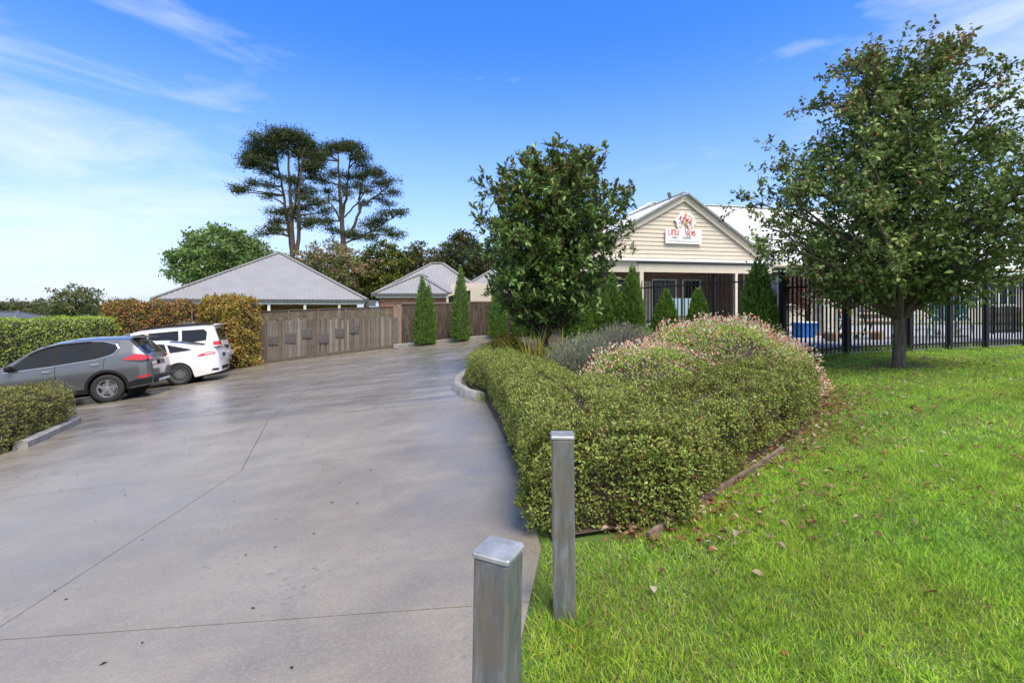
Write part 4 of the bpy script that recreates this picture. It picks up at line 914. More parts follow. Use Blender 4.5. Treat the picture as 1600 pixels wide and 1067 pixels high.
stemsB = [(.8, [(536, 440, 0), (537, 375, 0), (533, 330, 0), (530, 290, 0), (528, 240, 0)], True), (.4, [(535, 340, 0), (540, 300, .5), (545, 250, .5)], False), (.38, [(545, 372, 0), (558, 345, -.5), (567, 325, -.6), (590, 308, -.8), (608, 295, -1)], False), (.28, [(564, 334, -.5), (562, 310, -.2), (566, 280, .2)], False), (.28, [(532, 345, 0), (522, 328, .6), (510, 315, .8)], False), (.2, [(538, 340, 0), (556, 318, .5), (566, 300, .8)], False), (.22, [(540, 380, 0), (580, 360, .4), (612, 340, .6)], False)]
pine(536, 72, 225, padsB, stemsB, 'wide spreading pine with layered open branches leaning right', 2)
# ------------------------------------------------------------------ paling fence with lattice top
FA, FB = np.array([-11.2, 21.5]), np.array([px_x(623, 23.95), 23.95])
fd = (FB - FA) / np.linalg.norm(FB - FA); FLEN = float(np.linalg.norm(FB - FA)); fang = math.atan2(fd[1], fd[0])
pf = empty('paling_fence', (FA[0], FA[1], gz(*FA)), fang, 'weathered grey timber paling fence with lattice top behind the car park', 'fence')
fz0 = gz(*FA)
def fl(s): p = FA + fd * s; return gz(*p) - fz0
def ptop(s): return (.83 + .10 * s / FLEN) - fz0
pmesh = {}
def paling_mesh(v):
    if v not in pmesh:
        b = MB(); wv = [.135, .12, .145][v % 3]; n = 5; r_ = random.Random(v)
        for i in range(n + 1):
            z = i / n; j = r_.uniform(-.004, .004)
            for (sx, sy) in ((-1, -1), (1, -1), (1, 1), (-1, 1)): b.v.append((sx * wv / 2 + j, sy * .008 + r_.uniform(-.002, .002), z))
        for i in range(n):
            for k in range(4): b.f.append((i * 4 + k, i * 4 + (k + 1) % 4, i * 4 + 4 + (k + 1) % 4, i * 4 + 4 + k))
        b.f.append((n * 4, n * 4 + 1, n * 4 + 2, n * 4 + 3)); me = b.mesh('paling'); pmesh[v] = me; me.materials.append(M[['paling', 'paling2', 'paling3'][v // 3]])
    return pmesh[v]
s_ = -2.9; k = 0
while s_ < FLEN:
    v = int(rng.integers(0, 3)) + 3 * int(rng.choice([0, 0, 0, 1, 1, 2])); o = bpy.data.objects.new('paling', paling_mesh(v)); link(o, pf)
    zb = fl(s_) - .03 + rng.uniform(0, .02); zt = ptop(s_) + rng.uniform(-.04, .02)
    o.location = (s_, -.014 if k % 2 else .006, zb); o.scale = (1, 1, zt - zb); o.rotation_euler = (rng.normal(0, .004), rng.normal(0, .006), rng.normal(0, .05)); s_ += rng.uniform(.115, .132); k += 1
b = MB(); b.bar((-2.9, .05, fl(-2.9) + .35), (FLEN, .05, fl(FLEN) + .3), .05, .09); b.build('rail', M['paling2'], pf)
b = MB(); b.bar((-2.9, .05, ptop(-2.9) - .12), (FLEN, .05, ptop(FLEN) - .12), .05, .09); b.build('rail', M['paling2'], pf)
b = MB(); b.bar((-2.9, -.03, fl(-2.9) + .06), (FLEN, -.03, fl(FLEN) + .06), .03, .16); b.build('plinth_board', M['paling2'], pf)
edges_ = [0.02, 1.2, 2.45, 3.65, 4.85, FLEN - .25]
def ltop(s): return (1.21 + .24 * s / FLEN) - fz0
for i in range(5):
    a, c_ = edges_[i], edges_[i + 1]; pn = empty('lattice_panel', (0, 0, 0)); pn.parent = pf
    nsl = 9
    for j in range(nsl):
        q = (j + .5) / nsl; za = ptop(a) - .04 + (ltop(a) - ptop(a) + .03) * q; zc = ptop(c_) - .04 + (ltop(c_) - ptop(c_) + .03) * q
        m_ = (a + c_) / 2; b = MB(); yy = .012 * (-1) ** j
        for (sa, sb, z1, z2, y1, y2) in ((a + .04, m_, za, (za + zc) / 2 - .008, -yy, yy), (m_, c_ - .04, (za + zc) / 2 - .008, zc, yy, -yy)):
            b.bar((sa, y1, z1), (sb, y2, z2), .012, .052 + rng.uniform(-.004, .004))
        b.build('slat', M['lattice'] if j < 7 else M['paling2'], pn)
    b = MB()
    for u in np.linspace(a + .2, c_ - .2, 4): b.bar((u, 0, ptop(u) + .01), (u, 0, ltop(u) - .01), .05, .03, up=(0, 1, 0))
    b.build('slat_batten', M['paling2'], pn)
for s_ in edges_:
    b = MB(); b.box((s_, .0, (fl(s_) + ltop(s_)) / 2), (.07, .075, ltop(s_) - fl(s_) + .03)); b.build('post', M['paling'], pf)
b = MB(); b.bar((0, -.005, ltop(0) + .005), (FLEN - .2, -.005, ltop(FLEN - .2) + .005), .085, .03); b.build('capping', M['paling2'], pf)
b = MB(); b.box((FLEN + .02, 0, (fl(FLEN) + 1.52 - fz0) / 2), (.12, .12, 1.52 - fz0 - fl(FLEN))); b.build('end_post', M['paling3'], pf)
pos = [(427, 532, 13, 15), (454, 528, 15, 17), (480, 521, 14, 17), (506, 528, 15, 17), (531, 520, 13, 15), (554, 514, 13, 14)]
words = ['lowest, at the end by the russet hedge', 'second along from the russet hedge', 'third along from the russet hedge, hung high', 'fourth along from the russet hedge, hung low', 'fifth along from the russet hedge', 'last and highest, farthest from the russet hedge']
for i, (u, v, wpx, hpx) in enumerate(pos):
    kx = (u - 800) / F; s_ = (kx * FA[1] - FA[0]) / (fd[0] - kx * fd[1]); p = FA + fd * s_; z = EYE + (HZ - v) / F * p[1]; hw = wpx / F * p[1]
    b = MB(); b.box((0, 0, 0), (hw, .03, hw * 1.08), bev=.008); o = b.build('plaque', M['plaque']); o.location = (p[0] + fd[1] * .042, p[1] - fd[0] * .042, z); o.rotation_euler = (0, R(rng.uniform(-2, 2)), fang)
    b = MB(); b.box((0, -.017, 0), (hw * .8, .01, hw * .86), bev=.003); b.build('raised_face', M['plaque'], o)
    tag(o, 'dark square plaque on the paling fence, ' + words[i], 'plaque', 'square plaques hung on the paling fence')
# steel post seen in the gap between the russet hedges
b = MB(); b.tube([(0, 0, -.1), (0, 0, 2.75)], .03, 8); o = b.build('pole', M['galv'], None, (px_x(300, 20.9), 20.9, gz(px_x(300, 20.9), 20.9)), True); tag(o, 'thin grey metal pole in the gap between the russet hedges', 'pole')

# ------------------------------------------------------------------ brush fence
bx0, bx1, by = px_x(628, 24.3), 3.6, 24.3; z0 = gz(bx0, by)
bf = empty('brush_fence', (bx0, by, z0), 0, 'dark brown brushwood fence behind the columnar conifers', 'fence')
M['brush'] = simple('brushwood', (.13, .10, .08), .95, var=.35, scale=30, bump=.6, stretch=(3, 3, .12))
npan = 6; W_ = (bx1 - bx0) / npan
for i in range(npan):
    a = i * W_; tz = 1.56 + (.08 if i > 1 else 0) - z0; n = 1700
    P = np.stack([rng.uniform(a, a + W_, n), rng.uniform(-.07, -.03, n), np.zeros(n)], 1); P[:, 2] = ground(P[:, 0] + bx0, by) - z0 + rng.uniform(0, tz * .8, n)
    L = np.minimum(rng.uniform(.35, .9, n), tz - P[:, 2] + rng.uniform(-.02, .05, n))
    o = leaves('brush_panel', P, unit(np.stack([rng.normal(0, .035, n), rng.normal(0, .02, n), np.ones(n)], 1)), np.tile([0, -1.0, 0], (n, 1)), np.maximum(L, .1), rng.uniform(.010, .022, n), palette(n, [(.19, .15, .125), (.13, .10, .08), (.26, .215, .18), (.085, .065, .05)], None, .25), M['leaf'], bf, shape='blade', bend=.01); o['kind'] = 'stuff'
    b = MB(); zb = gz(bx0 + a, by) - z0 - .1; b.box((a + W_ / 2, .02, (zb + tz - .03) / 2), (W_ - .006, .07, tz - .03 - zb)); b.build('brush_backing', M['brush'], bf)
    b = MB(); b.tube([(a, -.02, tz), (a + W_ * .5, -.02, tz + .012), (a + W_ - .01, -.02, tz)], .055, 8); b.build('brush_capping', M['brush'], bf, smooth=True)

# ------------------------------------------------------------------ corrugated roofs
def facet(b, poly, period=.15, amp=.010):
    p = [Vector(q) for q in poly]; u = (p[1] - p[0]).normalized(); n = u.cross(p[2] - p[0]).normalized()
    if n.z < 0: n = -n
    v = n.cross(u); 
    if v.z < 0: v = -v
    q = [((a - p[0]).dot(u), (a - p[0]).dot(v)) for a in p]; u0, u1 = min(a[0] for a in q), max(a[0] for a in q)
    m = int((u1 - u0) / period * 6); base = len(b.v); cnt = 0
    for i in range(m + 1):
        uu = u0 + (u1 - u0) * min(max(i / m, 1e-4), 1 - 1e-4); vs = []
        for (a, c_) in zip(q, q[1:] + q[:1]):
            if (a[0] - uu) * (c_[0] - uu) < 0: vs.append(a[1] + (c_[1] - a[1]) * (uu - a[0]) / (c_[0] - a[0]))
        if len(vs) < 2: vs = [0, 0]
        o_ = n * (amp * math.cos(2 * math.pi * uu / period))
        b.v.append(tuple(p[0] + u * uu + v * min(vs) + o_)); b.v.append(tuple(p[0] + u * uu + v * max(vs) + o_)); cnt += 1
    for i in range(cnt - 1): b.f.append((base + 2 * i, base + 2 * i + 2, base + 2 * i + 3, base + 2 * i + 1))
def hip_roof(parent, x0, x1, y0, y1, ze, rise, mat='roof_grey', period=.21, cap='roof_grey', inset=None):
    """hip roof over a rectangle in the parent's frame; ridge along the longer side"""
    W, Dp = x1 - x0, y1 - y0; h = inset or min(W, Dp) / 2
    if W >= Dp: ra, rb = (x0 + h, y0 + Dp / 2, ze + rise), (x1 - h, y0 + Dp / 2, ze + rise)
    else: ra, rb = (x0 + W / 2, y0 + h, ze + rise), (x0 + W / 2, y1 - h, ze + rise)
    A, B_, C_, D_ = (x0, y0, ze), (x1, y0, ze), (x1, y1, ze), (x0, y1, ze)
    b = MB()
    if W >= Dp: fs = [[A, B_, rb, ra], [B_, C_, rb], [C_, D_, ra, rb], [D_, A, ra]]; hips = [(A, ra), (B_, rb), (C_, rb), (D_, ra), (ra, rb)]
    else: fs = [[A, B_, ra], [B_, C_, rb, ra], [C_, D_, rb], [D_, A, ra, rb]]; hips = [(A, ra), (B_, ra), (C_, rb), (D_, rb), (ra, rb)]
    for f in fs: facet(b, f, period)
    r_ = ob('roof', b.mesh('roof'), M[mat], parent)
    for a, c_ in hips:
        if (Vector(a) - Vector(c_)).length > .2:
            u = Vector((0, 0, .03)); q = MB(); q.bar(Vector(a) + u, Vector(c_) + u, .26, .03); q.tube([Vector(a) + u * 1.6, Vector(c_) + u * 1.6], .035, 6); q.build('ridge_cap', M[cap], r_)
    for (a, c_) in ((A, B_), (B_, C_), (C_, D_), (D_, A)):
        d = Vector((0, 0, -.07)); q = MB(); q.bar(Vector(a) + d, Vector(c_) + d, .12, .11); q.build('gutter', M['gutter'], r_)
    return r_
def wall(parent, a, c_, z0, z1, mat, th=.2, name='wall'):
    b = MB(); a, c_ = Vector((a[0], a[1], (z0 + z1) / 2)), Vector((c_[0], c_[1], (z0 + z1) / 2)); b.bar(a, c_, th, z1 - z0); return b.build(name, M[mat], parent)

# brick house with the big hip roof
H1 = (-18.7, 25.2); hz = gz(-15, 26) - .0
h1 = empty('brick_house', (H1[0], H1[1], hz), R(18.4), 'low brick house with a big grey corrugated hip roof behind the paling fence', 'house')
ze = 1.84 - hz
r1 = hip_roof(h1, 0, 10.75, 0, 13.2, ze, 3.15)
wall(h1, (.55, .6), (4.7, .6), -.6, ze - .2, 'brick'); wall(h1, (4.6, .7), (4.6, 2.6), -.6, ze - .2, 'brick'); wall(h1, (4.7, 2.5), (10.2, 2.5), -.6, ze - .1, 'brick'); wall(h1, (10.1, 2.6), (10.1, 12.6), -.6, ze - .1, 'brick'); wall(h1, (.65, .7), (.65, 12.6), -.6, ze - .1, 'brick'); wall(h1, (.65, 12.6), (10.2, 12.6), -.6, ze - .1, 'brick')
b = MB(); b.box((5.375, .11, ze - .20), (10.5, .08, .17)); b.build('fascia', M['white_trim'], h1)
b = MB(); b.box((5.375, 1.6, ze - .13), (10.4, 2.9, .02)); b.build('eave_lining', M['white_trim'], h1)
for x in (5.5, 7.35, 9.19): b = MB(); b.box((x, .14, (ze - .3 - .7) / 2), (.14, .10, ze - .3 + .7)); b.build('verandah_post', M['white_trim'], h1)
b = MB(); b.box((7.2, 2.36, ze - 1.25), (1.6, .06, 1.3)); w1_ = b.build('window', M['car_glass'], h1)
b = MB()
for (x, z, dx, dz) in ((7.2, ze - .58, 1.72, .06), (7.2, ze - 1.92, 1.72, .06), (6.38, ze - 1.25, .06, 1.4), (8.02, ze - 1.25, .06, 1.4), (7.2, ze - 1.25, .05, 1.3)): b.box((x, 2.34, z), (dx, .07, dz))
b.build('frame', M['white_trim'], w1_)
b = MB(); b.box((10.95, .2, ze - .2), (.55, .35, .36)); b.build('rain_head', M['gutter'], h1)
b = MB(); b.tube([(0, 0, 0), (0, 0, 1.5)], .014, 6)
for k in range(6): b.tube([(-.28 + k * .1, -.3, 1.30 + k * .008), (-.28 + k * .1, .3, 1.30 + k * .008)], .006, 4)
b.tube([(-.32, 0, 1.30), (.32, 0, 1.36)], .01, 4); b.tube([(-.28, 0, 1.16), (-.28, 0, 1.48)], .008, 4)
o = b.build('antenna', M['galv_cap']); pa = at(414, 402, 31.0); o.location = (pa.x, pa.y, pa.z - .75); tag(o, 'thin television antenna standing on the big hip roof', 'antenna')

# second brick house
h2z = gz(-6, 30); h2 = empty('brick_house', (-6, 29, h2z), 0, 'smaller brick house with stepped grey hip roofs behind the brush fence', 'house')
ze2 = 2.22 - h2z
hip_roof(h2, -2.25, 2.35, 0, 9, ze2, 1.28)
hip_roof(h2, -3.2, 4.35, 2.9, 9.6, ze2 + .02, 2.32)
hip_roof(h2, 1.9, 8.6, 6.0, 13.0, ze2 + .3, 2.3)
wall(h2, (-1.95, .4), (2.05, .4), -.6, ze2 - .16, 'brick'); wall(h2, (-1.85, .5), (-1.85, 3.4), -.6, ze2 - .16, 'brick'); wall(h2, (-2.8, 3.4), (4, 3.4), -.6, ze2 - .18, 'brick'); wall(h2, (-2.8, 3.5), (-2.8, 9.2), -.6, ze2 - .16, 'brick'); wall(h2, (2.2, 6.5), (8.2, 6.5), -.6, ze2 + .1, 'cream'); wall(h2, (8.2, 6.6), (8.2, 12.6), -.6, ze2 + .1, 'cream')
b = MB(); b.box((.05, .12, ze2 - .19), (4.4, .08, .15)); b.build('fascia', M['white_trim'], h2)
# cream carport with a sloping parapet
cp = empty('carport', (-1.6, 26.6, gz(-1.6, 26.6)), 0, 'cream rendered carport with a sloping parapet beside the brush fence', 'carport'); cz = gz(-1.6, 26.6)
def cpt(u, v): p = at(u, v, 26.6); return (p.x + 1.6, 0, p.z - cz)
b = MB(); b.poly([cpt(735, 505), cpt(735, 452), cpt(770, 447), cpt(860, 441), cpt(860, 505)], .18, (0, 1, 0)); b.build('parapet_wall', M['cream_light'], cp)
b = MB(); b.poly([cpt(700, 460.5), cpt(735, 450.5), cpt(735, 453.5), cpt(700, 463.5)], .5, (0, 1, 0)); b.build('roof_edge', M['cream'], cp)
b = MB(); b.poly([cpt(702, 505), cpt(702, 463), cpt(735, 453.5), cpt(735, 505)], .1, (0, 1, 0)); o = b.build('side_opening', M['gutter'], cp); o.location = (0, .5, 0)
b = MB(); b.box((cpt(730, 448)[0], 1.1, cpt(730, 447)[2]), (2.0, .2, .42)); b.build('rear_parapet', M['cream'], cp)
b = MB(); b.box((cpt(699, 460)[0], .12, (cpt(0, 461)[2] - .5) / 2), (.12, .12, cpt(0, 461)[2] + .4)); b.build('post', M['cream_light'], cp)
# far roof corner at the left
h3 = empty('far_house', (px_x(-20, 40), 40, gz(-43, 40)), 0, 'far house with a dark low roof just above the bright green hedge', 'house'); zz = 1.4 - 16 / F * 40 - gz(-43, 40)
hip_roof(h3, -5, 2.4, 0, 6, zz - .55, 1.0, 'gutter', cap='gutter'); wall(h3, (-4.6, .4), (2, .4), -.5, zz - .6, 'cream'); wall(h3, (2, .5), (2, 5.6), -.5, zz - .6, 'cream')

# ------------------------------------------------------------------ childcare building
BO = (7.40, 21.0); be = (math.cos(R(12)), math.sin(R(12))); bz = gz(*BO)
cb = empty('gabled_building', (BO[0], BO[1], bz), R(12), 'cream weatherboard building with a front gable, verandah and white roof behind the steel fence', 'building')
def fp(u, v, dep=0):                     # photo pixel -> (t, z) on the front plane (dep metres behind it)
    k = (u - 800) / F; ox, oy = BO[0] - be[1] * dep, BO[1] + be[0] * dep
    t_ = (oy * k - ox) / (be[0] - be[1] * k); Y = oy + be[1] * t_
    return t_, EYE + (HZ - v) / F * Y - bz
ap = fp(1068, 309); gl_ = fp(905, 403); gr_ = fp(1193, 404)
zb = fp(1068, 404)[1]
def rake(z, side):
    e_ = gl_ if side < 0 else gr_; return ap[0] + (e_[0] - ap[0]) * (ap[1] - z) / (ap[1] - zb)
b = MB(); b.poly([(rake(zb, -1), .06, zb), (rake(zb, 1), .06, zb), (ap[0], .06, ap[1])], .1, (0, 1, 0)); gw = b.build('gable_wall', M['cream'], cb)
z = zb; bh = .176
while z < ap[1] - .05:
    z2 = min(z + bh - .006, ap[1] - .02); b = MB(); l0, r0, l1, r1_ = rake(z, -1), rake(z, 1), rake(z2, -1), rake(z2, 1)
    b.add([(l0, -.012, z), (r0, -.012, z), (r1_, .012, z2), (l1, .012, z2), (l0, .062, z), (r0, .062, z), (r1_, .062, z2), (l1, .062, z2)], [(0, 1, 2, 3), (0, 4, 5, 1), (3, 2, 6, 7), (0, 3, 7, 4), (1, 5, 6, 2)]); b.build('weatherboard', M['cream'], gw); z += bh
for s in (-1, 1):
    d = Vector((rake(zb, s) - ap[0], 0, zb - ap[1])).normalized(); nrm_ = Vector((-d.z, 0, d.x)); nrm_ = nrm_ if nrm_.z > 0 else -nrm_
    a = Vector((ap[0], -.10, ap[1])); e_ = a + d * ((Vector((rake(zb, s), 0, zb)) - Vector((ap[0], 0, ap[1]))).length + .45)
    b = MB(); b.poly([a + nrm_ * .12, e_ + nrm_ * .12, e_ - nrm_ * .14, a - nrm_ * .14], .05, (0, 1, 0)); b.build('barge_board', M['cream'], cb)
    # gable roof plane running back
    f = MB(); up_ = nrm_ * .16; A = e_ + up_; T_ = a + up_; A.y = T_.y = -.22; bk = Vector((0, 7.2, 0)); facet(f, [A, A + bk, T_ + bk, T_], .19, .014); ob('roof', f.mesh('roof'), M['roof_white'], cb)
    q = MB(); q.bar(A + Vector((0, -.02, 0)), T_ + Vector((0, -.02, 0)), .05, .06); q.build('roof_flashing', M['galv_cap'], cb)
q = MB(); q.bar((ap[0], -.24, ap[1] + .20), (ap[0], 6, ap[1] + .20), .2, .03); q.build('ridge_cap', M['roof_white'], cb)
# main roof behind
rg = fp(1021, 319, 7.0); ev = fp(985, 400, .3)
f = MB(); E0, E1 = Vector((-6.0, .5, zb - .1)), Vector((24, .5, zb - .1)); R0, R1 = Vector((rg[0], 7.2, fp(1130, 323, 7.2)[1])), Vector((24, 7.2, fp(1130, 323, 7.2)[1]))
facet(f, [E0, E1, R1, R0], .19, .014); facet(f, [Vector((-6, 14, zb - .1)), E0, R0], .19, .014); facet(f, [Vector((24, 14, zb - .1)), Vector((-6, 14, zb - .1)), R0, R1], .19, .014)
mr_ = ob('roof', f.mesh('roof'), M['roof_white'], cb)
q = MB(); q.bar(R0 + Vector((0, 0, .04)), R1 + Vector((0, 0, .04)), .3, .04); q.build('ridge_cap', M['roof_white'], mr_)
q = MB(); q.bar(E0 + Vector((0, 0, .05)), R0 + Vector((0, 0, .05)), .26, .04); q.build('ridge_cap', M['roof_white'], mr_)
for (tt, yy) in ((-1.9, 3.2),):
    sl_ = (R0.z - E0.z) / 6.7; q = MB(); Mx = Matrix.Rotation(math.atan(sl_), 3, 'X'); q.box((rg[0] - .6, yy + 1.2, E0.z + sl_ * (yy + .7) + .12), (.9, 1.2, .14), Mx); q.build('skylight', M['galv_cap'], mr_)
# floodlight on the roof
fo = empty('floodlight', (0, 0, 0), R(12), 'small dark floodlight on a stalk at the gable roof edge', 'light'); pl_ = at(1046, 312, 21.6); fo.location = pl_
b = MB(); b.tube([(0, 0, -.25), (0, 0, .12)], .02, 6); b.build('stalk', M['gutter'], fo); b = MB(); b.box((0, 0, .2), (.13, .10, .24), Matrix.Rotation(R(-20), 3, 'Y'), bev=.015); b.build('head', M['gutter'], fo)
# verandah under the gable
t0, t1 = fp(1001, 410)[0], fp(1149, 410)[0]
def cbx(name, t_, y, z, d, mat): b = MB(); b.box((t_, y, z), d); return b.build(name, M[mat], cb)
zg = zb - .04
cbx('gutter', (gl_[0] + gr_[0]) / 2 + .15, -.16, zg - .06, (gr_[0] - gl_[0] + .9, .14, .12), 'white_trim')
cbx('verandah_beam', (t0 + gr_[0]) / 2 + .1, -.02, zg - .40, (gr_[0] - t0 + .5, .14, .34), 'cream')
cbx('beam_lining', (t0 + gr_[0]) / 2 + .1, -.03, zg - .17, (gr_[0] - t0 + .6, .18, .08), 'gutter')
cbx('side_panel', (gl_[0] + t0) / 2, -.01, zg - .36, (t0 - gl_[0] + .1, .10, .46), 'cream_light')
for t_ in (t0, t1): cbx('verandah_post', t_, -.03, (zg - .55) / 2, (.16, .16, zg - .55), 'cream')
cbx('ceiling', 0, 2.0, zg - .28, (gr_[0] - gl_[0] + .5, 4.0, .04), 'cream')
cbx('verandah_floor', 0, 1.8, .05, (gr_[0] - gl_[0] + .5, 3.9, .10), 'kerb')
cbx('wall', (gl_[0] + gr_[0]) / 2, 3.9, (zg - .3) / 2 + .05, (gr_[0] - gl_[0], .2, zg - .4), 'brick2')
for (t_, wd) in ((t0 + 1.2, 1.3), (t0 + 3.2, 1.3), (t1 + .2, 1.0)):
    o = cbx('window', t_, 3.78, 1.45, (wd, .06, 1.5), 'car_glass')
    b = MB()
    for (dx, dz, sx, sz) in ((0, .78, wd + .1, .07), (0, -.78, wd + .1, .07), (-wd / 2, 0, .07, 1.6), (wd / 2, 0, .07, 1.6), (0, 0, .05, 1.5)): b.box((t_ + dx, 3.74, 1.45 + dz), (sx, .07, sz))
    b.build('frame', M['white_trim'], o)
o = cbx('door', t0 + 2.2, 3.77, 1.15, (.85, .06, 2.0), 'cream'); b = MB(); b.tube([(t0 + 2.5, 3.70, 1.05), (t0 + 2.5, 3.70, 1.2)], .015, 6); b.build('handle', M['chrome'], o)
# right wing wall with windows and posts
cbx('wall', (gr_[0] + 24) / 2, 1.3, (zg - .3) / 2, (24 - gr_[0], .2, zg - .3), 'cream'); cbx('wall', gr_[0] + .1, 2.6, (zg - .3) / 2, (.2, 2.4, zg - .3), 'brick2'); cbx('gutter', (gr_[0] + 24) / 2 + .2, .42, zg - .10, (24 - gr_[0], .13, .13), 'cream'); cbx('eave_lining', (gr_[0] + 24) / 2, .85, zg - .15, (24 - gr_[0], .9, .03), 'white_trim')
for i in range(7):
    t_ = gr_[0] + 2.2 + i * 2.7; o = cbx('window', t_, 1.17, 1.75, (1.9, .08, 1.55), 'car_glass'); b = MB()
    for (dx, dz, sx, sz) in ((0, .8, 2.0, .08), (0, -.8, 2.0, .08), (-.96, 0, .08, 1.6), (.96, 0, .08, 1.6), (-.32, 0, .06, 1.55), (.32, 0, .06, 1.55)): b.box((t_ + dx, 1.12, 1.75 + dz), (sx, .07, sz))
    b.build('frame', M['white_trim'], o)
for i in range(6): cbx('wing_post', gr_[0] + 3.55 + i * 2.7, .45, (zg - .2) / 2, (.12, .12, zg - .2), 'white_trim')

# the sign on the gable
sg = empty('gable_sign', (0, 0, 0), R(12), 'white sign with red lettering and a tree of coloured leaves on the gable', 'sign')
p0, p1 = fp(1038, 357.5), fp(1094, 357.5); zc1, zc2 = fp(1066, 359)[1], fp(1066, 381.5)[1]; sw, sh = p1[0] - p0[0], zc1 - zc2; sx0, sz0 = p0[0], zc2
so_ = Vector((BO[0] + be[0] * sx0 + be[1] * .09, BO[1] + be[1] * sx0 - be[0] * .09, bz + sz0)); sg.location = so_
b = MB(); b.box((sw / 2, 0, sh / 2), (sw, .03, sh)); b.build('board', M['sign_white'], sg)
def flat(name, col): m, t, p = mat_base(name); p.inputs['Base Color'].default_value = (*col, 1); p.inputs['Roughness'].default_value = .5; return m
PR, PG, PO, PY, PM, PB, PT = flat('red_print', (.55, .05, .035)), flat('grey_print', (.16, .16, .16)), flat('orange_print', (.70, .22, .06)), flat('olive_print', (.45, .38, .08)), flat('magenta_print', (.48, .05, .12)), flat('blue_print', (.03, .12, .42)), flat('teal_print', (.12, .32, .28))
ST = {'L': [[(0, 1), (.02, 0), (.6, .03)]], 'I': [[(.3, 1), (.28, 0)]], 'T': [[(0, .97), (.7, 1)], [(.36, 1), (.33, 0)]], 'E': [[(.62, 1), (.03, .96), (0, .02), (.62, 0)], [(0, .52), (.52, .53)]],
      'G': [[(.68, .85), (.45, 1), (.12, .85), (0, .5), (.12, .12), (.42, 0), (.68, .15), (.68, .46), (.40, .46)]], 'M': [[(0, 0), (.08, 1), (.4, .35), (.72, 1), (.8, 0)]], 'S': [[(.58, .88), (.32, 1), (.06, .82), (.12, .6), (.45, .45), (.56, .22), (.3, 0), (0, .12)]],
      'A': [[(0, 0), (.33, 1), (.66, 0)], [(.13, .38), (.55, .38)]], 'R': [[(0, 0), (0, 1), (.45, .95), (.52, .72), (.4, .52), (0, .5)], [(.3, .5), (.58, 0)]], 'Y': [[(0, 1), (.3, .5)], [(.6, 1), (.25, 0)]], 'N': [[(0, 0), (.03, 1), (.55, 0), (.6, 1)]]}
def stroke_text(word, x, z, h, mat, wd, sp=.86, jit=.03, name='lettering', y=-.0185, xs=.6):
    r_ = random.Random(len(word)); b = MB(); cx = x
    for ch in word:
        for st in ST.get(ch, []):
            pts = [Vector((cx + a * h * .8 * xs, y, z + c_ * h + r_.uniform(-jit, jit) * h)) for a, c_ in st]
            for pa_, pb_ in zip(pts[:-1], pts[1:]):
                e_ = (pb_ - pa_).normalized() * wd * .3; b.bar(pa_ - e_, pb_ + e_, .004, wd, up=Vector((0, 1, 0)).cross(pb_ - pa_))
        cx += (.42 if ch == 'I' else .95 if ch == 'M' else sp) * h * xs
    b.build(name, mat, sg); return cx
stroke_text('LITTLE', sw * .09, sh * .60, sh * .33, PR, sh * .055, .76); stroke_text('GEMS', sw * .585, sh * .57, sh * .33, PR, sh * .055, .93)
stroke_text('EARLY', sw * .19, sh * .33, sh * .17, PG, sh * .022, .95); stroke_text('LEARNING', sw * .45, sh * .33, sh * .17, PG, sh * .022, .95)
cu = bpy.data.curves.new('web_address', 'FONT'); cu.body = 'www.littlegemslearning.com.au'; cu.size = sh * .17
to = bpy.data.objects.new('tmp', cu); C.objects.link(to); bpy.context.view_layer.update()
me = bpy.data.meshes.new_from_object(to.evaluated_get(bpy.context.evaluated_depsgraph_get())); bpy.data.objects.remove(to)
vs = np.array([v.co[:] for v in me.vertices]); sc_ = sw * .84 / (vs[:, 0].max() - vs[:, 0].min())
for v in me.vertices: v.co = (sw * .08 + (v.co.x - vs[:, 0].min()) * sc_, -.0175, sh * .12 + v.co.y * min(sc_, 1.0))
ob('web_address', me, PG, sg)
# cut-out tree emblem above the board
b = MB(); cxp, czp, rr_ = sw * .56, sh * 1.50, sh * .84
pts = [(cxp + rr_ * .90 * (1 + .10 * math.sin(5 * a) + .06 * math.sin(9 * a + 1)) * math.cos(a), 0, czp + rr_ * .84 * (1 + .08 * math.cos(6 * a)) * math.sin(a)) for a in np.linspace(0, 2 * math.pi, 40)[:-1]]
b.poly(pts, .02, (0, 1, 0)); b.build('emblem_board', M['sign_white'], sg, (0, .004, 0))
b = MB(); b.bar((cxp - .01, -.019, sh * .62), (cxp - .02, -.019, czp - rr_ * .3), .004, .03, up=(1, 0, 0))
for (dx, dz) in ((-.55, .35), (-.3, .1), (.05, .65), (.4, .35), (.3, -.1), (-.55, -.3)): b.bar((cxp - .02, -.0185, czp - rr_ * .3), (cxp + dx * rr_ * .7, -.0185, czp + dz * rr_ * .7), .004, .014, up=(1, 0, 0))
b.build('emblem_stem', PG, sg)
r_ = random.Random(5)
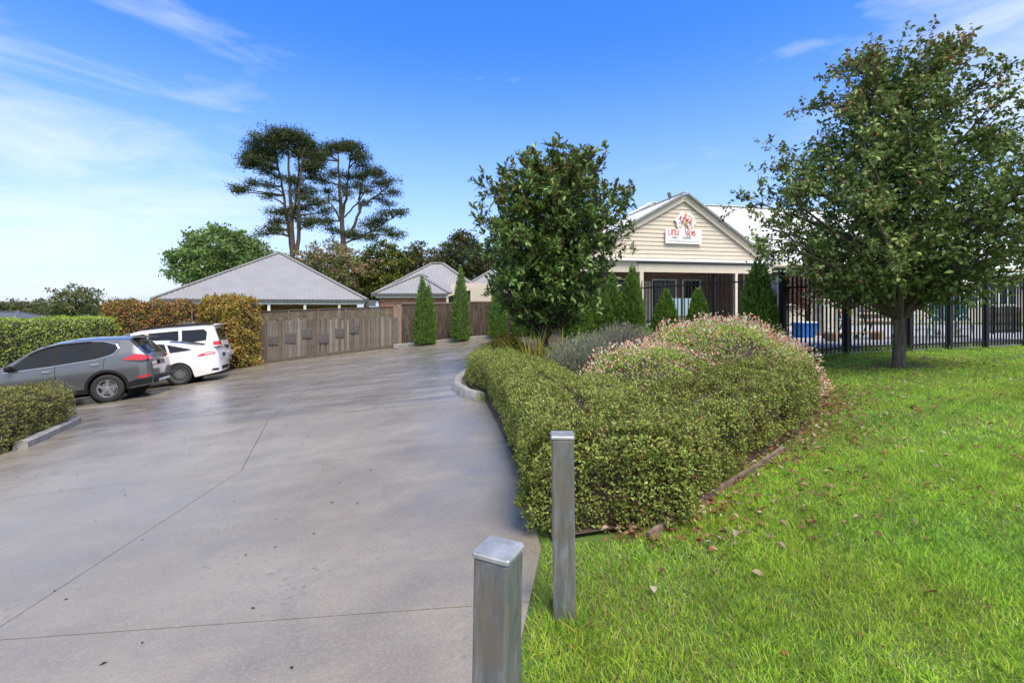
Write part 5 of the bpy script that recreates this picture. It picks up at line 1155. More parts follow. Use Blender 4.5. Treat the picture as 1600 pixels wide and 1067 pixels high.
for k, (dx, dz, s, m_, an) in enumerate([(-.60, .42, .17, PM, 70), (-.02, .62, .22, PO, 75), (-.42, -.02, .17, PM, 60), (.15, .22, .19, PR, 30), (.02, -.12, .24, PY, 80), (.58, .20, .13, PO, 10), (.50, -.02, .14, PR, 160), (.40, .62, .10, PT, 40), (.62, .48, .11, PY, 20), (-.62, -.48, .12, PO, 0), (.18, -.42, .15, PR, 120), (.28, -.66, .13, PM, 150), (.68, -.52, .14, PY, 40), (-.70, -.12, .07, PT, 0), (.36, .02, .08, PB, 0), (.62, -.22, .10, PR, 60), (-.28, .40, .09, PB, 90), (-.55, .15, .07, PY, 0), (.40, -.30, .07, PT, 0), (-.18, .25, .08, PM, 80)]):
    a = R(an); cx_, cz_ = cxp + dx * rr_ * .80, czp + dz * rr_ * .84; b = MB()
    pts = [(cx_ + s * rr_ * (math.cos(u) * math.cos(a) - .5 * math.sin(u) * math.sin(a)), -.0205, cz_ + s * rr_ * (math.cos(u) * math.sin(a) + .5 * math.sin(u) * math.cos(a))) for u in np.linspace(0, 2 * math.pi, 13)[:-1]]
    b.poly(pts, .003, (0, 1, 0)); b.build('emblem_leaf', m_, sg)

# ------------------------------------------------------------------ steel picket fence
def picket_mesh(h):
    b = MB(); b.box((0, 0, h / 2), (.026, .026, h)); b.add([(-.013, -.013, h), (.013, -.013, h), (.013, .013, h), (-.013, .013, h), (-.010, -.045, h + .05), (.010, -.045, h + .05), (.010, -.030, h + .06), (-.010, -.030, h + .06)], [(0, 1, 5, 4), (1, 2, 6, 5), (2, 3, 7, 6), (3, 0, 4, 7), (4, 5, 6, 7)])
    me = b.mesh('picket'); me.materials.append(M['black_steel']); return me
def steel_fence(a, c_, h, posts, label, zoff=0.0, skip=None, sp=.115, level=False):
    a, c_ = np.array(a, float), np.array(c_, float); L = float(np.linalg.norm(c_ - a)); d = (c_ - a) / L; z0 = gz(*a) + zoff
    root = empty('steel_fence', (a[0], a[1], z0), math.atan2(d[1], d[0]), label, 'fence', 'black steel picket fence runs')
    def gl2(s): return 0.0 if level else gz(*(a + d * s)) + zoff - z0
    me = picket_mesh(h); edges = [0] + posts + [L]
    for i in range(len(edges) - 1):
        u, v = edges[i], edges[i + 1]; n = max(1, int(round((v - u) / sp)))
        for k in range(1, n):
            s = u + (v - u) * k / n; o = bpy.data.objects.new('picket', me); link(o, root); o.location = (s, 0, gl2(s) + .04)
        for zr in (.13, h - .16): b = MB(); b.bar((u + .045, 0, gl2(u) + zr), (v - .045, 0, gl2(v) + zr), .036, .042); b.build('rail', M['black_steel'], root)
    for s in edges:
        b = MB(); b.box((s, 0, gl2(s) + h / 2 - .05), (.085, .085, h + .06 + .1), bev=.006); p_ = b.build('post', M['black_steel'], root); b = MB(); b.box((s, 0, gl2(s) + h + .04), (.095, .095, .02), bev=.005); b.build('post_cap', M['black_steel'], p_)
    return root
A_, B_ = np.array(FN[0]), np.array(FN[1]); dF = (B_ - A_) / np.linalg.norm(B_ - A_)
def on_run(u): k = (u - 800) / F; return (k * A_[1] - A_[0]) / (dF[0] - k * dF[1])
steel_fence(FN[0], FN[1], 1.62, [on_run(u) for u in (1323, 1421, 1483, 1540)], 'black steel picket fence run along the top of the lawn')
steel_fence((5.45, 9.80), (6.95, 14.4), 1.72, [2.4], 'black steel picket fence return running back behind the widest conifer')
steel_fence((6.95, 14.4), (2.9, 18.0), 1.74, [.95, 2.9, 4.4], 'black steel picket fence run in front of the gabled building', .10)
steel_fence((2.9, 18.0), (2.2, 21.0), 1.74, [], 'black steel picket fence end turning toward the carport', .10)
# big corner post + board sign on the return run
def board(name, c, w_, h_, rz, label, marks, thick=.025):
    o = empty(name, c, rz, label, 'sign'); b = MB(); b.box((0, 0, 0), (w_, thick, h_), bev=.004); b.build('board', M['sign_white'], o)
    for (kind, x, z, a_, m_) in marks:
        b = MB()
        if kind == 'bar': b.box((x, -thick / 2 - .002, z), (a_[0], .004, a_[1]))
        elif kind == 'disc': b.poly([(x + a_ * math.cos(u), -thick / 2 - .004, z + a_ * math.sin(u)) for u in np.linspace(0, 6.283, 17)[:-1]], .003, (0, 1, 0))
        elif kind == 'ring':
            for u in np.linspace(0, 6.283, 17)[:-1]: b.bar((x + a_ * math.cos(u), -thick / 2 - .004, z + a_ * math.sin(u)), (x + a_ * math.cos(u + .4), -thick / 2 - .004, z + a_ * math.sin(u + .4)), .004, a_ * .2, up=(math.cos(u + .2), 0, math.sin(u + .2)))
            b.bar((x - a_ * .7, -thick / 2 - .005, z + a_ * .7), (x + a_ * .7, -thick / 2 - .005, z - a_ * .7), .004, a_ * .2, up=(1, 0, 1))
        b.build('printed_mark', m_, o)
    return o
board('fence_sign', (5.45 + .31 * .52 - .062, 9.80 + .95 * .52 + .02, 1.68), .86, .74, math.atan2(.95, .31) + math.pi, 'large white board with a small blue mark on the steel fence corner', [('bar', .10, .0, (.05, .22), PB), ('bar', .10, .05, (.15, .05), PB), ('disc', .10, .17, .035, PO), ('bar', -.12, -.05, (.14, .025), PG), ('bar', -.12, -.11, (.18, .02), PG)])
s_ = on_run(1511); pS = A_ + dF * s_
board('fence_sign', (pS[0] + dF[1] * .04, pS[1] - dF[0] * .04, EYE + (HZ - 450) / F * pS[1]), .46, .36, math.atan2(dF[1], dF[0]), 'small white board with coloured print hung behind the pear tree foliage', [('disc', -.10, -.06, .035, PM), ('disc', -.02, -.08, .04, PT), ('disc', .07, -.07, .045, PB), ('disc', .15, -.03, .035, PO), ('bar', 0, .06, (.3, .05), PM)])
pS = at(970, 466, 17.3)
board('prohibition_sign', (3.66, 17.22, pS.z), .15, .55, R(-41.6), 'narrow white prohibition sign with a red ring on the steel fence', [('ring', 0, 0.02, .06, PR), ('bar', 0, .20, (.11, .05), PG), ('bar', 0, -.16, (.11, .03), PG)])
# ------------------------------------------------------------------ cars
class Car:
    def __init__(s, P, label, loc, group):
        s.P = P; x, y = loc; z = gz(x, y)
        s.root = empty(P['name'], (x, y, z), 0, label, 'car', group)
        up = Vector((-.1, 0, 1)).normalized(); yw_ = R(P.get('yaw', 20)); fw = Vector((-math.cos(yw_), -math.sin(yw_), -.1 * math.cos(yw_))).normalized(); lf = up.cross(fw)
        s.root.rotation_euler = Matrix((fw, lf, up)).transposed().to_euler()
    def zt(s, x): return float(np.interp(x, *zip(*s.P['top'])))
    def zb(s, x): return float(np.interp(x, *zip(*s.P['belt'])))
    def wp(s, x): return float(np.interp(x, *zip(*s.P['plan'])))
    def Y(s, x, z):
        P = s.P; w_ = s.wp(x); zb_ = s.zb(x); zm = P['zm']
        if z < zm: return w_ * (1 - P.get('tuck', .09) * ((zm - z) / zm) ** 2)
        if z <= zb_: return w_ * (1 - P.get('shoulder', .035) * ((z - zm) / (zb_ - zm)) ** 2)
        return w_ * (1 - P.get('shoulder', .035)) - P['tumble'] * (z - zb_)
    def zlow(s, x):
        P = s.P; z = P['sill'] + P.get('rear_up', 0) * max(0, -x - .45) + P.get('front_up', 0) * max(0, x - P['wb'] - .4)
        for xw in (0, P['wb']):
            d = abs(x - xw)
            if d < P['ra']: z = max(z, P['rw'] + math.sqrt(P['ra'] ** 2 - d * d))
        return z
    def body(s):
        P = s.P; xs = []; x = P['x0']
        while x < P['x1']: xs.append(x); x += .012 if x < P['x0'] + .25 else .028
        xs.append(P['x1'])
        for xw in (0, P['wb']): xs += [xw - P['ra'] + .0005, xw + P['ra'] - .0005, xw - P['ra'] + .008, xw + P['ra'] - .008]
        xs = sorted(xs); b = MB(); ns, ng, nr = 13, 5, 7; K = ns + ng + nr
        for x in xs:
            zl, zt = s.zlow(x), s.zt(x); cr = P['crown'] * min(1, max(.25, (zt - s.zb(x)) / .3)); ze = max(zt - cr, zl + .02); zs = min(s.zb(x), ze); ring = []
            for i in range(ns): z = zl + (zs - zl) * i / (ns - 1); ring.append((s.Y(x, z), z))
            for i in range(1, ng + 1): z = zs + (ze - zs) * i / ng + 1e-4; ring.append((s.Y(x, z), z))
            ye = ring[-1][0]
            for i in range(1, nr + 1): a = i / nr; ring.append((ye * (1 - a) , ze + (zt - ze) * (1 - (1 - a) ** 2.6)))
            for (y, z) in ring: b.v.append((x, y, z))
            for (y, z) in ring[::-1]: b.v.append((x, -y, z))
        for i in range(len(xs) - 1):
            for j in range(2 * K - 1): b.f.append((i * 2 * K + j, i * 2 * K + j + 1, (i + 1) * 2 * K + j + 1, (i + 1) * 2 * K + j))
        b.f.append(tuple(range(2 * K))); e = (len(xs) - 1) * 2 * K; b.f.append(tuple(range(e, e + 2 * K)))
        bm = bmesh.new(); me = b.mesh('body'); bm.from_mesh(me); bmesh.ops.remove_doubles(bm, verts=bm.verts, dist=.0004); bmesh.ops.recalc_face_normals(bm, faces=bm.faces); bm.to_mesh(me); bm.free()
        me.polygons.foreach_set('use_smooth', [True] * len(me.polygons)); me.set_sharp_from_angle(angle=R(32))
        s.b = ob('body', me, P['paint'], s.root)
        b = MB(); b.box(((P['x0'] + P['x1']) / 2, 0, P['sill'] + .12), (P['x1'] - P['x0'] - .5, 1.36, .26)); b.build('underbody', M['arch_dark'], s.root)
        for xw in (0, P['wb']): b = MB(); b.lathe([(P['ra'] + .01, -.80), (P['ra'] + .01, .80)], 32, 'Y', (xw, 0, P['rw'])); b.build('wheel_well', M['arch_dark'], s.root)
    def patch(s, name, bot, top, mat, off=.004, side=1, parent=None, n=18, m=6):
        """panel on the body side between two polylines in side view (x, z)"""
        def samp(pl):
            p, d = path_samples(pl); u = np.linspace(0, d[-1], n + 1); return np.stack([np.interp(u, d, p[:, 0]), np.interp(u, d, p[:, 1])], 1)
        B_, T_ = samp(bot), samp(top); b = MB()
        for i in range(n + 1):
            for j in range(m + 1):
                x, z = B_[i] * (1 - j / m) + T_[i] * (j / m); b.v.append((x, side * (s.Y(x, z) + off), z))
        for i in range(n):
            for j in range(m): b.f.append((i * (m + 1) + j, i * (m + 1) + j + 1, (i + 1) * (m + 1) + j + 1, (i + 1) * (m + 1) + j))
        return b.build(name, mat, parent or s.root, smooth=True)
    def line(s, name, pts, mat, rad=.006, off=.003, side=1, parent=None, n=6):
        p, d = path_samples(pts); u = np.linspace(0, d[-1], max(3, int(d[-1] / .05))); x = np.interp(u, d, p[:, 0]); z = np.interp(u, d, p[:, 1])
        b = MB(); b.tube([(a, side * (s.Y(a, c_) + off), c_) for a, c_ in zip(x, z)], rad, n); return b.build(name, mat, parent or s.root, smooth=True)
    def rear_patch(s, name, xa, xb, ya, yb, mat, off=.006, parent=None, n=8, taper=0):
        """panel on the sloping tail: between two stations along the centre line"""
        b = MB()
        for i in range(n + 1):
            x = xa + (xb - xa) * i / n; x2 = x + .01; sl = (s.zt(x2) - s.zt(x - .01)) / .02; nx, nz = -sl, 1.0; l = math.hypot(nx, nz); nx, nz = nx / l, nz / l
            for j in range(n + 1):
                y = ya + (yb - ya) * j / n; y *= 1 - taper * i / n; zt = s.zt(x); cr = s.P['crown'] * min(1, max(.25, (zt - s.zb(x)) / .3)); ye = s.Y(x, min(zt - cr, 9)); a = 1 - min(1, abs(y) / max(ye, .1))
                z = zt - cr * (1 - a) ** 2.6; b.v.append((x + nx * off, y, z + nz * off))
        for i in range(n):
            for j in range(n): b.f.append((i * (n + 1) + j, i * (n + 1) + j + 1, (i + 1) * (n + 1) + j + 1, (i + 1) * (n + 1) + j))
        return b.build(name, mat, parent or s.root, smooth=True)
    def arch_trim(s, mat, wd=.06, off=.012):
        P = s.P
        for xw in (0, P['wb']):
            for side in (1, -1):
                b = MB(); a = np.linspace(-.18, math.pi + .18, 30)
                for t_ in a:
                    for r_, o_ in ((P['ra'] - .012, -.02), (P['ra'] - .004, off), (P['ra'] + wd * .8, off), (P['ra'] + wd, .001)):
                        x, z = xw + r_ * math.cos(t_), P['rw'] + r_ * math.sin(t_); b.v.append((x, side * (s.Y(x, max(z, .1)) + o_), z))
                for i in range(len(a) - 1):
                    for j in range(3): b.f.append((i * 4 + j, i * 4 + j + 1, (i + 1) * 4 + j + 1, (i + 1) * 4 + j))
                b.build('wheel_arch_trim', mat, s.root, smooth=True)
    def wheels(s, rim_r, nsp, split, rim_mat):
        P = s.P; rw = P['rw']; first = None; yw = P['w'] - .115
        for xw in (0, P['wb']):
            for side in (1, -1):
                wh = empty('wheel', (xw, side * yw, rw)); wh.parent = s.root; wh.rotation_euler = (0, R(rng.uniform(0, 60)), 0 if side > 0 else math.pi)
                if first is None:
                    b = MB(); b.lathe([(rim_r - .01, -.09), (rim_r + .02, -.105), (rw - .03, -.105), (rw - .005, -.085), (rw, -.05), (rw, .05), (rw - .005, .085), (rw - .03, .103), (rim_r + .02, .105), (rim_r - .005, .09)], 40, 'Y'); ty = b.build('tyre', M['rubber'], wh, smooth=True)
                    b = MB(); b.lathe([(rim_r, .092), (rim_r - .018, .09), (rim_r - .028, .05), (rim_r - .03, -.08)], 40, 'Y'); b.lathe([(.062, .055), (.058, .082), (.03, .088), (.001, .088)], 20, 'Y')
                    for k in range(nsp):
                        a = 2 * math.pi * k / nsp; sp_ = [(-.10, 0), (.10, 0)] if split else [(0, 0)]
                        for (da, _) in sp_:
                            p0 = Vector((.045 * math.cos(a + da * .6), .074, .045 * math.sin(a + da * .6))); p1 = Vector(((rim_r - .015) * math.cos(a + da * 1.15), .080, (rim_r - .015) * math.sin(a + da * 1.15))); b.bar(p0, p1, .034 if split else .022, .022, up=(0, 1, 0))
                    rm = b.build('rim', rim_mat, wh, smooth=True)
                    b = MB(); b.lathe([(.001, .0), (.15, .0), (.16, .02), (.16, -.02)], 24, 'Y'); br = b.build('brake_disc', M['alloy_dark'], wh)
                    b = MB(); b.lathe([(.001, -.03), (rim_r - .02, -.03)], 24, 'Y'); bk = b.build('wheel_back', M['arch_dark'], wh)
                    first = (ty, rm, br, bk)
                else:
                    for o in first: c_ = o.copy(); C.objects.link(c_); c_.parent = wh
    def handle(s, x, z, mat, parent, side=1):
        y = s.Y(x, z); b = MB(); b.tube([(x - .10, side * (y + .004), z - .002), (x - .085, side * (y + .035), z), (x + .06, side * (y + .038), z + .004), (x + .085, side * (y + .006), z + .002)], [.010, .014, .014, .010], 8); return b.build('handle', mat, parent, smooth=True)
    def mirror(s, x, z, mat, side=1):
        y = s.Y(x, z); b = MB(); b.box((x, side * (y + .13), z + .02), (.11, .20, .14), bev=.035); b.box((x + .02, side * (y + .02), z - .04), (.06, .10, .04)); b.build('mirror', mat, s.root, smooth=True)

G3 = 'cars parked nose-in at the green hedge'
# grey SUV
c = Car(dict(name='suv_car', w=.91, wb=2.705, rw=.358, ra=.415, sill=.285, zm=.78, tumble=.40, crown=.085, tuck=.10, rear_up=.10, front_up=.05, x0=-.96, x1=3.70, paint=M['paint_grey'],
     top=[(-.965, .62), (-.955, .86), (-.93, .99), (-.885, 1.08), (-.80, 1.22), (-.62, 1.49), (-.54, 1.585), (-.50, 1.622), (-.2, 1.665), (.3, 1.705), (.7, 1.71), (1.1, 1.67), (1.45, 1.575), (1.8, 1.385), (2.15, 1.17), (2.35, 1.10), (2.9, 1.045), (3.40, .96), (3.62, .84), (3.70, .62)],
     belt=[(-1, 1.02), (-.6, 1.16), (-.3, 1.15), (.6, 1.085), (1.8, 1.02), (2.6, .99), (3.2, .93), (3.7, .8)],
     plan=[(-.965, .74), (-.93, .80), (-.86, .85), (-.7, .885), (-.3, .91), (.2, .905), (1.5, .905), (2.6, .91), (3.2, .86), (3.5, .76), (3.70, .55)]), 'dark grey SUV car parked behind the low hedge', (-10.60, 13.25), G3)
c.body(); c.wheels(.225, 5, True, M['alloy']); c.arch_trim(M['black_plastic'], .065)
gl_s = M['car_glass']; bp = M['black_plastic']
for sd_ in (1, -1):
    c.patch('window', [(1.08, 1.075), (1.98, 1.04)], [(1.06, 1.575), (1.32, 1.52), (1.60, 1.37), (1.97, 1.06)], gl_s, .005, sd_)
    c.patch('window', [(.20, 1.135), (.98, 1.08)], [(.28, 1.585), (.96, 1.58)], gl_s, .005, sd_)
    c.patch('window', [(-.27, 1.35), (-.18, 1.23), (.06, 1.155)], [(-.22, 1.44), (.0, 1.53), (.14, 1.57)], gl_s, .005, sd_)
    c.patch('window_pillar', [(.97, 1.075), (1.09, 1.07)], [(.95, 1.585), (1.07, 1.58)], bp, .006, sd_, n=4); c.patch('window_pillar', [(.05, 1.155), (.21, 1.135)], [(.13, 1.575), (.29, 1.59)], bp, .006, sd_, n=4)
    c.line('chrome_trim', [(2.03, 1.025), (1.1, 1.055), (.15, 1.12), (-.18, 1.205), (-.31, 1.34), (-.25, 1.45), (.02, 1.555), (.4, 1.605), (.95, 1.605), (1.34, 1.545), (1.63, 1.39), (2.03, 1.05)], M['chrome'], .012, .009, sd_)
    c.line('weather_shield', [(.30, 1.57), (.95, 1.57), (1.30, 1.51), (1.55, 1.39)], bp, .022, .004, sd_)
    d = c.patch('door', [(.06, .82), (.26, .74), (.38, .60), (.44, .40), (1.0, .40)], [(.02, 1.12), (1.0, 1.06)], M['paint_grey'], .002, sd_); c.handle(.22, 1.0, M['chrome'], d, sd_)
    d2 = c.patch('door', [(1.04, .40), (2.05, .40)], [(1.04, 1.05), (2.05, 1.01)], M['paint_grey'], .002, sd_); c.handle(1.19, .945, M['chrome'], d2, sd_)
    c.line('door_seam', [(1.015, 1.05), (1.02, .7), (1.02, .40), (.44, .40), (.38, .60), (.24, .76), (.04, .86), (0, 1.12)], M['arch_dark'], .006, -.001, sd_)
    c.line('door_seam', [(1.02, .40), (2.05, .40), (2.10, .7), (2.08, 1.0)], M['arch_dark'], .006, -.001, sd_)
    c.patch('sill_cladding', [(.42, .285), (2.29, .285)], [(.42, .40), (2.29, .39)], bp, .012, sd_)
    c.patch('bumper_cladding', [(-.94, .36), (-.42, .31)], [(-.955, .52), (-.6, .50), (-.43, .44)], bp, .012, sd_, n=10)
    c.patch('reflector', [(-.93, .545), (-.66, .525)], [(-.935, .60), (-.70, .585)], M['tail_red'], .008, sd_, n=6)
    c.patch('tail_light', [(-.915, 1.005), (-.80, .985), (-.36, 1.045)], [(-.90, 1.06), (-.84, 1.12), (-.66, 1.165), (-.38, 1.055)], M['tail_red'], .010, sd_); c.patch('tail_light_base', [(-.92, .95), (-.80, .93), (-.42, 1.02)], [(-.915, 1.005), (-.80, .985), (-.38, 1.042)], M['tail_dark'], .009, sd_)
    y_ = sd_ * .60; c.rear_patch('tail_light', -.935, -.875, sd_ * .50, sd_ * .80, M['tail_red'], .010)
    c.mirror(1.86, 1.09, bp, sd_)
c.rear_patch('rear_window', -.845, -.545, -.60, .60, gl_s, .006, taper=.04); c.rear_patch('windscreen', 1.46, 2.20, -.66, .66, gl_s, .006)
b = MB(); b.add([(-.52, -.60, 1.60), (-.52, .60, 1.60), (-.80, .54, 1.565), (-.80, -.54, 1.565), (-.52, -.60, 1.635), (-.52, .60, 1.635), (-.80, .54, 1.585), (-.80, -.54, 1.585), (-.45, 0, 1.66)], [(0, 1, 2, 3), (4, 7, 6, 5), (3, 2, 6, 7), (0, 3, 7, 4), (1, 5, 6, 2), (0, 4, 5, 1)]); b.build('spoiler', M['paint_grey'], c.root)
b = MB(); b.add([(-.30, -.02, 1.655), (-.30, .02, 1.655), (-.08, .025, 1.672), (-.08, -.025, 1.672), (-.31, 0, 1.735), (-.27, 0, 1.735)], [(0, 1, 4), (1, 2, 5, 4), (2, 3, 5), (3, 0, 4, 5)]); b.build('antenna_fin', M['paint_grey'], c.root)
b = MB(); b.box((-.975, 0, .88), (.02, .40, .12), bev=.006); b.build('number_plate', M['plate'], c.root)
b = MB(); b.box((-.965, 0, .96), (.05, .62, .035), bev=.01); b.build('tailgate_trim', M['chrome'], c.root)
b = MB(); b.box((-.955, 0, .45), (.09, 1.46, .20), bev=.04); b.build('rear_bumper', bp, c.root, smooth=True); b = MB(); b.box((-.985, 0, .40), (.06, .9, .07), bev=.02); b.build('skid_plate', M['alloy'], c.root, smooth=True)

# white liftback sedan
W_ = M['paint_white']
c = Car(dict(name='sedan_car', w=.925, wb=2.85, rw=.335, ra=.372, sill=.20, zm=.66, tumble=.52, crown=.075, tuck=.10, rear_up=.12, x0=-1.10, x1=3.77, paint=W_,
     top=[(-1.105, .56), (-1.09, .80), (-1.04, .96), (-.98, 1.055), (-.90, 1.085), (-.55, 1.19), (0, 1.345), (.5, 1.44), (1.0, 1.482), (1.4, 1.475), (1.8, 1.40), (2.3, 1.15), (2.65, 1.0), (3.1, .93), (3.5, .82), (3.68, .70), (3.77, .5)],
     belt=[(-1.1, .98), (-.6, 1.03), (0, 1.005), (1.2, .96), (2.4, .93), (3.2, .84), (3.77, .7)],
     plan=[(-1.105, .66), (-1.06, .76), (-.98, .83), (-.8, .88), (-.3, .925), (1.5, .925), (2.8, .925), (3.3, .86), (3.6, .72), (3.77, .5)]), 'white liftback sedan parked between the grey SUV and the four-wheel drive', (-10.67, 16.05), G3)
c.body(); c.wheels(.238, 16, False, M['alloy'])
for sd_ in (1, -1):
    c.patch('window', [(-.38, 1.055), (.20, 1.025)], [(-.34, 1.09), (0, 1.20), (.30, 1.30)], gl_s, .005, sd_); c.patch('window', [(.26, 1.02), (1.18, .985)], [(.36, 1.315), (.8, 1.39), (1.18, 1.41)], gl_s, .005, sd_); c.patch('window', [(1.26, .98), (2.30, .95)], [(1.26, 1.41), (1.65, 1.36), (2.0, 1.19), (2.28, .99)], gl_s, .005, sd_)
    c.line('chrome_trim', [(2.32, .945), (1.2, .97), (.2, 1.01), (-.40, 1.045)], M['chrome'], .007, .002, sd_)
    c.line('door_seam', [(.28, 1.0), (.30, .8), (.42, .55), (.46, .22)], M['arch_dark'], .005, -.001, sd_); c.line('door_seam', [(1.23, .97), (1.24, .6), (1.22, .22)], M['arch_dark'], .005, -.001, sd_)
    c.line('shoulder_crease', [(-.85, .84), (0, .86), (1.2, .84), (2.5, .80)], W_, .010, -.003, sd_)
    d = c.patch('door', [(.50, .26), (1.20, .26)], [(.32, .98), (1.20, .955)], W_, .002, sd_); c.handle(.50, .87, W_, d, sd_)
    c.patch('tail_light', [(-1.02, .865), (-.80, .84), (-.50, .835)], [(-1.0, .945), (-.80, .945), (-.62, .90), (-.50, .84)], M['tail_red'], .010, sd_); c.patch('tail_light_lens', [(-1.0, .885), (-.72, .862)], [(-.99, .925), (-.74, .915)], M['tail_clear'], .014, sd_, n=8)
    c.patch('exhaust_surround', [(-1.06, .32), (-.86, .34)], [(-1.07, .40), (-.90, .41)], M['chrome'], .010, sd_, n=6); c.patch('exhaust_tip', [(-1.055, .335), (-.89, .352)], [(-1.06, .388), (-.92, .398)], M['arch_dark'], .014, sd_, n=6)
    c.mirror(2.15, .98, W_, sd_); c.patch('sill_trim', [(.40, .20), (2.45, .20)], [(.40, .25), (2.45, .25)], bp, .006, sd_)
c.rear_patch('rear_window', -.62, .28, -.58, .58, gl_s, .006); c.rear_patch('windscreen', 1.75, 2.55, -.64, .64, gl_s, .006)
b = MB(); b.box((-.98, 0, 1.095), (.16, 1.30, .025), Matrix.Rotation(R(8), 3, 'Y'), bev=.01); b.build('spoiler', W_, c.root, smooth=True)
b = MB(); b.box((-1.10, 0, .80), (.02, .38, .11), bev=.005); b.build('number_plate', M['plate'], c.root); b = MB(); b.box((-1.095, 0, .38), (.04, 1.0, .12), bev=.02); b.build('rear_diffuser', bp, c.root, smooth=True)

# white four-wheel drive
c = Car(dict(name='four_wheel_drive', w=.985, wb=2.85, rw=.40, ra=.47, sill=.42, zm=.85, tumble=.27, crown=.075, tuck=.06, rear_up=.05, x0=-1.10, x1=3.85, paint=W_,
     top=[(-1.105, .80), (-1.095, 1.08), (-1.06, 1.20), (-.98, 1.55), (-.92, 1.78), (-.86, 1.85), (-.5, 1.885), (.8, 1.91), (1.5, 1.89), (1.8, 1.82), (2.1, 1.64), (2.5, 1.27), (2.62, 1.19), (3.3, 1.16), (3.65, 1.08), (3.80, .92), (3.85, .6)],
     belt=[(-1.1, 1.16), (-.5, 1.21), (1.5, 1.19), (2.6, 1.14), (3.4, 1.06), (3.85, .9)],
     plan=[(-1.105, .84), (-1.06, .90), (-.9, .945), (-.5, .98), (1.5, .985), (3.0, .98), (3.5, .90), (3.85, .66)]), 'large white four-wheel drive wagon parked next to the russet hedge', (-12.0, 18.45), G3)
c.body(); c.wheels(.24, 6, False, M['alloy']); c.arch_trim(W_, .05, .02)
for sd_ in (1, -1):
    c.patch('window', [(-.66, 1.30), (.10, 1.275)], [(-.70, 1.60), (-.60, 1.72), (.10, 1.745)], gl_s, .005, sd_); c.patch('window', [(.20, 1.27), (1.12, 1.255)], [(.20, 1.745), (1.12, 1.745)], gl_s, .005, sd_); c.patch('window', [(1.22, 1.25), (2.25, 1.22)], [(1.22, 1.745), (1.65, 1.72), (1.95, 1.56), (2.22, 1.28)], gl_s, .005, sd_)
    c.line('door_seam', [(.15, 1.78), (.16, 1.2), (.2, .9), (.50, .5)], M['arch_dark'], .006, -.001, sd_); c.line('door_seam', [(1.17, 1.78), (1.17, .5)], M['arch_dark'], .006, -.001, sd_)
    d = c.patch('door', [(.55, .52), (1.14, .52)], [(.22, 1.22), (1.14, 1.21)], W_, .002, sd_); c.handle(.40, 1.08, M['chrome'], d, sd_)
    b = MB(); b.tube([(-.75, sd_ * .70, 1.86), (-.70, sd_ * .70, 1.925), (.5, sd_ * .71, 1.95), (1.4, sd_ * .70, 1.935), (1.5, sd_ * .70, 1.87)], .022, 8); b.build('roof_rail', bp, c.root, smooth=True)
    c.patch('tail_light', [(-1.085, 1.08), (-.86, 1.08)], [(-1.06, 1.24), (-.88, 1.25)], M['tail_red'], .012, sd_, n=8); c.patch('tail_light_lens', [(-1.09, 1.02), (-.86, 1.03)], [(-1.085, 1.08), (-.86, 1.08)], M['tail_clear'], .012, sd_, n=8)
    c.rear_patch('tail_light', -1.095, -1.045, sd_ * .66, sd_ * .88, M['tail_red'], .012); c.patch('reflector', [(-1.09, .78), (-1.0, .78)], [(-1.09, .84), (-1.0, .84)], M['tail_red'], .012, sd_, n=4); c.mirror(2.15, 1.26, W_, sd_)
c.rear_patch('rear_window', -1.045, -.935, -.66, .66, gl_s, .008); c.rear_patch('windscreen', 1.82, 2.48, -.72, .72, gl_s, .006)
b = MB(); b.box((-1.13, 0, .72), (.16, 1.70, .24), bev=.06); b.build('rear_bumper', W_, c.root, smooth=True); b = MB(); b.box((-1.10, -.05, 1.0), (.05, .9, .12), bev=.01); b.build('tailgate_trim', M['chrome'], c.root)
b = MB(); b.box((-.98, 0, 1.86), (.22, 1.36, .03), bev=.012); b.build('spoiler', W_, c.root, smooth=True); b = MB(); b.box((-1.125, -.1, .98), (.02, .38, .11)); b.build('number_plate', M['plate'], c.root)

# ------------------------------------------------------------------ play yard behind the fence
b = MB(); q = [(5.55, 9.85), (13.2, 12.4), (22, 16), (22, 23.5), (9.3, 20.8), (7.1, 14.3)]
b.poly([(x, y, .34) for x, y in q], .24, (0, 0, 1)); bmx = b.build('play_yard', simple('pale_paving', (.40, .40, .40), .7, var=.12, scale=3)); tag(bmx, 'pale grey paved play yard behind the steel fence', 'yard', kind='structure')
YZ = .58
def yard(u, D): return (px_x(u, D), D, YZ)
M['play_green'] = simple('green_canvas', (.085, .19, .165), .75, var=.15, scale=8); M['play_teal'] = simple('pale_teal_tube', (.30, .42, .39), .4, var=.08); M['play_blue'] = simple('blue_plastic', (.02, .16, .55), .35, var=.08); M['timber'] = simple('bare_timber', (.42, .29, .18), .7, var=.2, scale=9); M['block'] = simple('cream_blockwork', (.52, .45, .36), .85, var=.1, scale=7)
# blockwork pier: courses of blocks
o = empty('block_pier', yard(1288, 14.2), R(10), 'cream blockwork pier standing in the play yard', 'pier')
for k in range(5):
    for s in (-1, 1): b = MB(); b.box((s * (.115 if k % 2 else .13) + (.012 if k % 2 else -.004), 0, .1 + k * .2), (.22 if k % 2 else .245, .40, .19), bev=.008); b.build('block', M['block'], o)
b = MB(); b.box((0, 0, 1.03), (.58, .48, .06), bev=.01); b.build('capstone', M['block'], o)
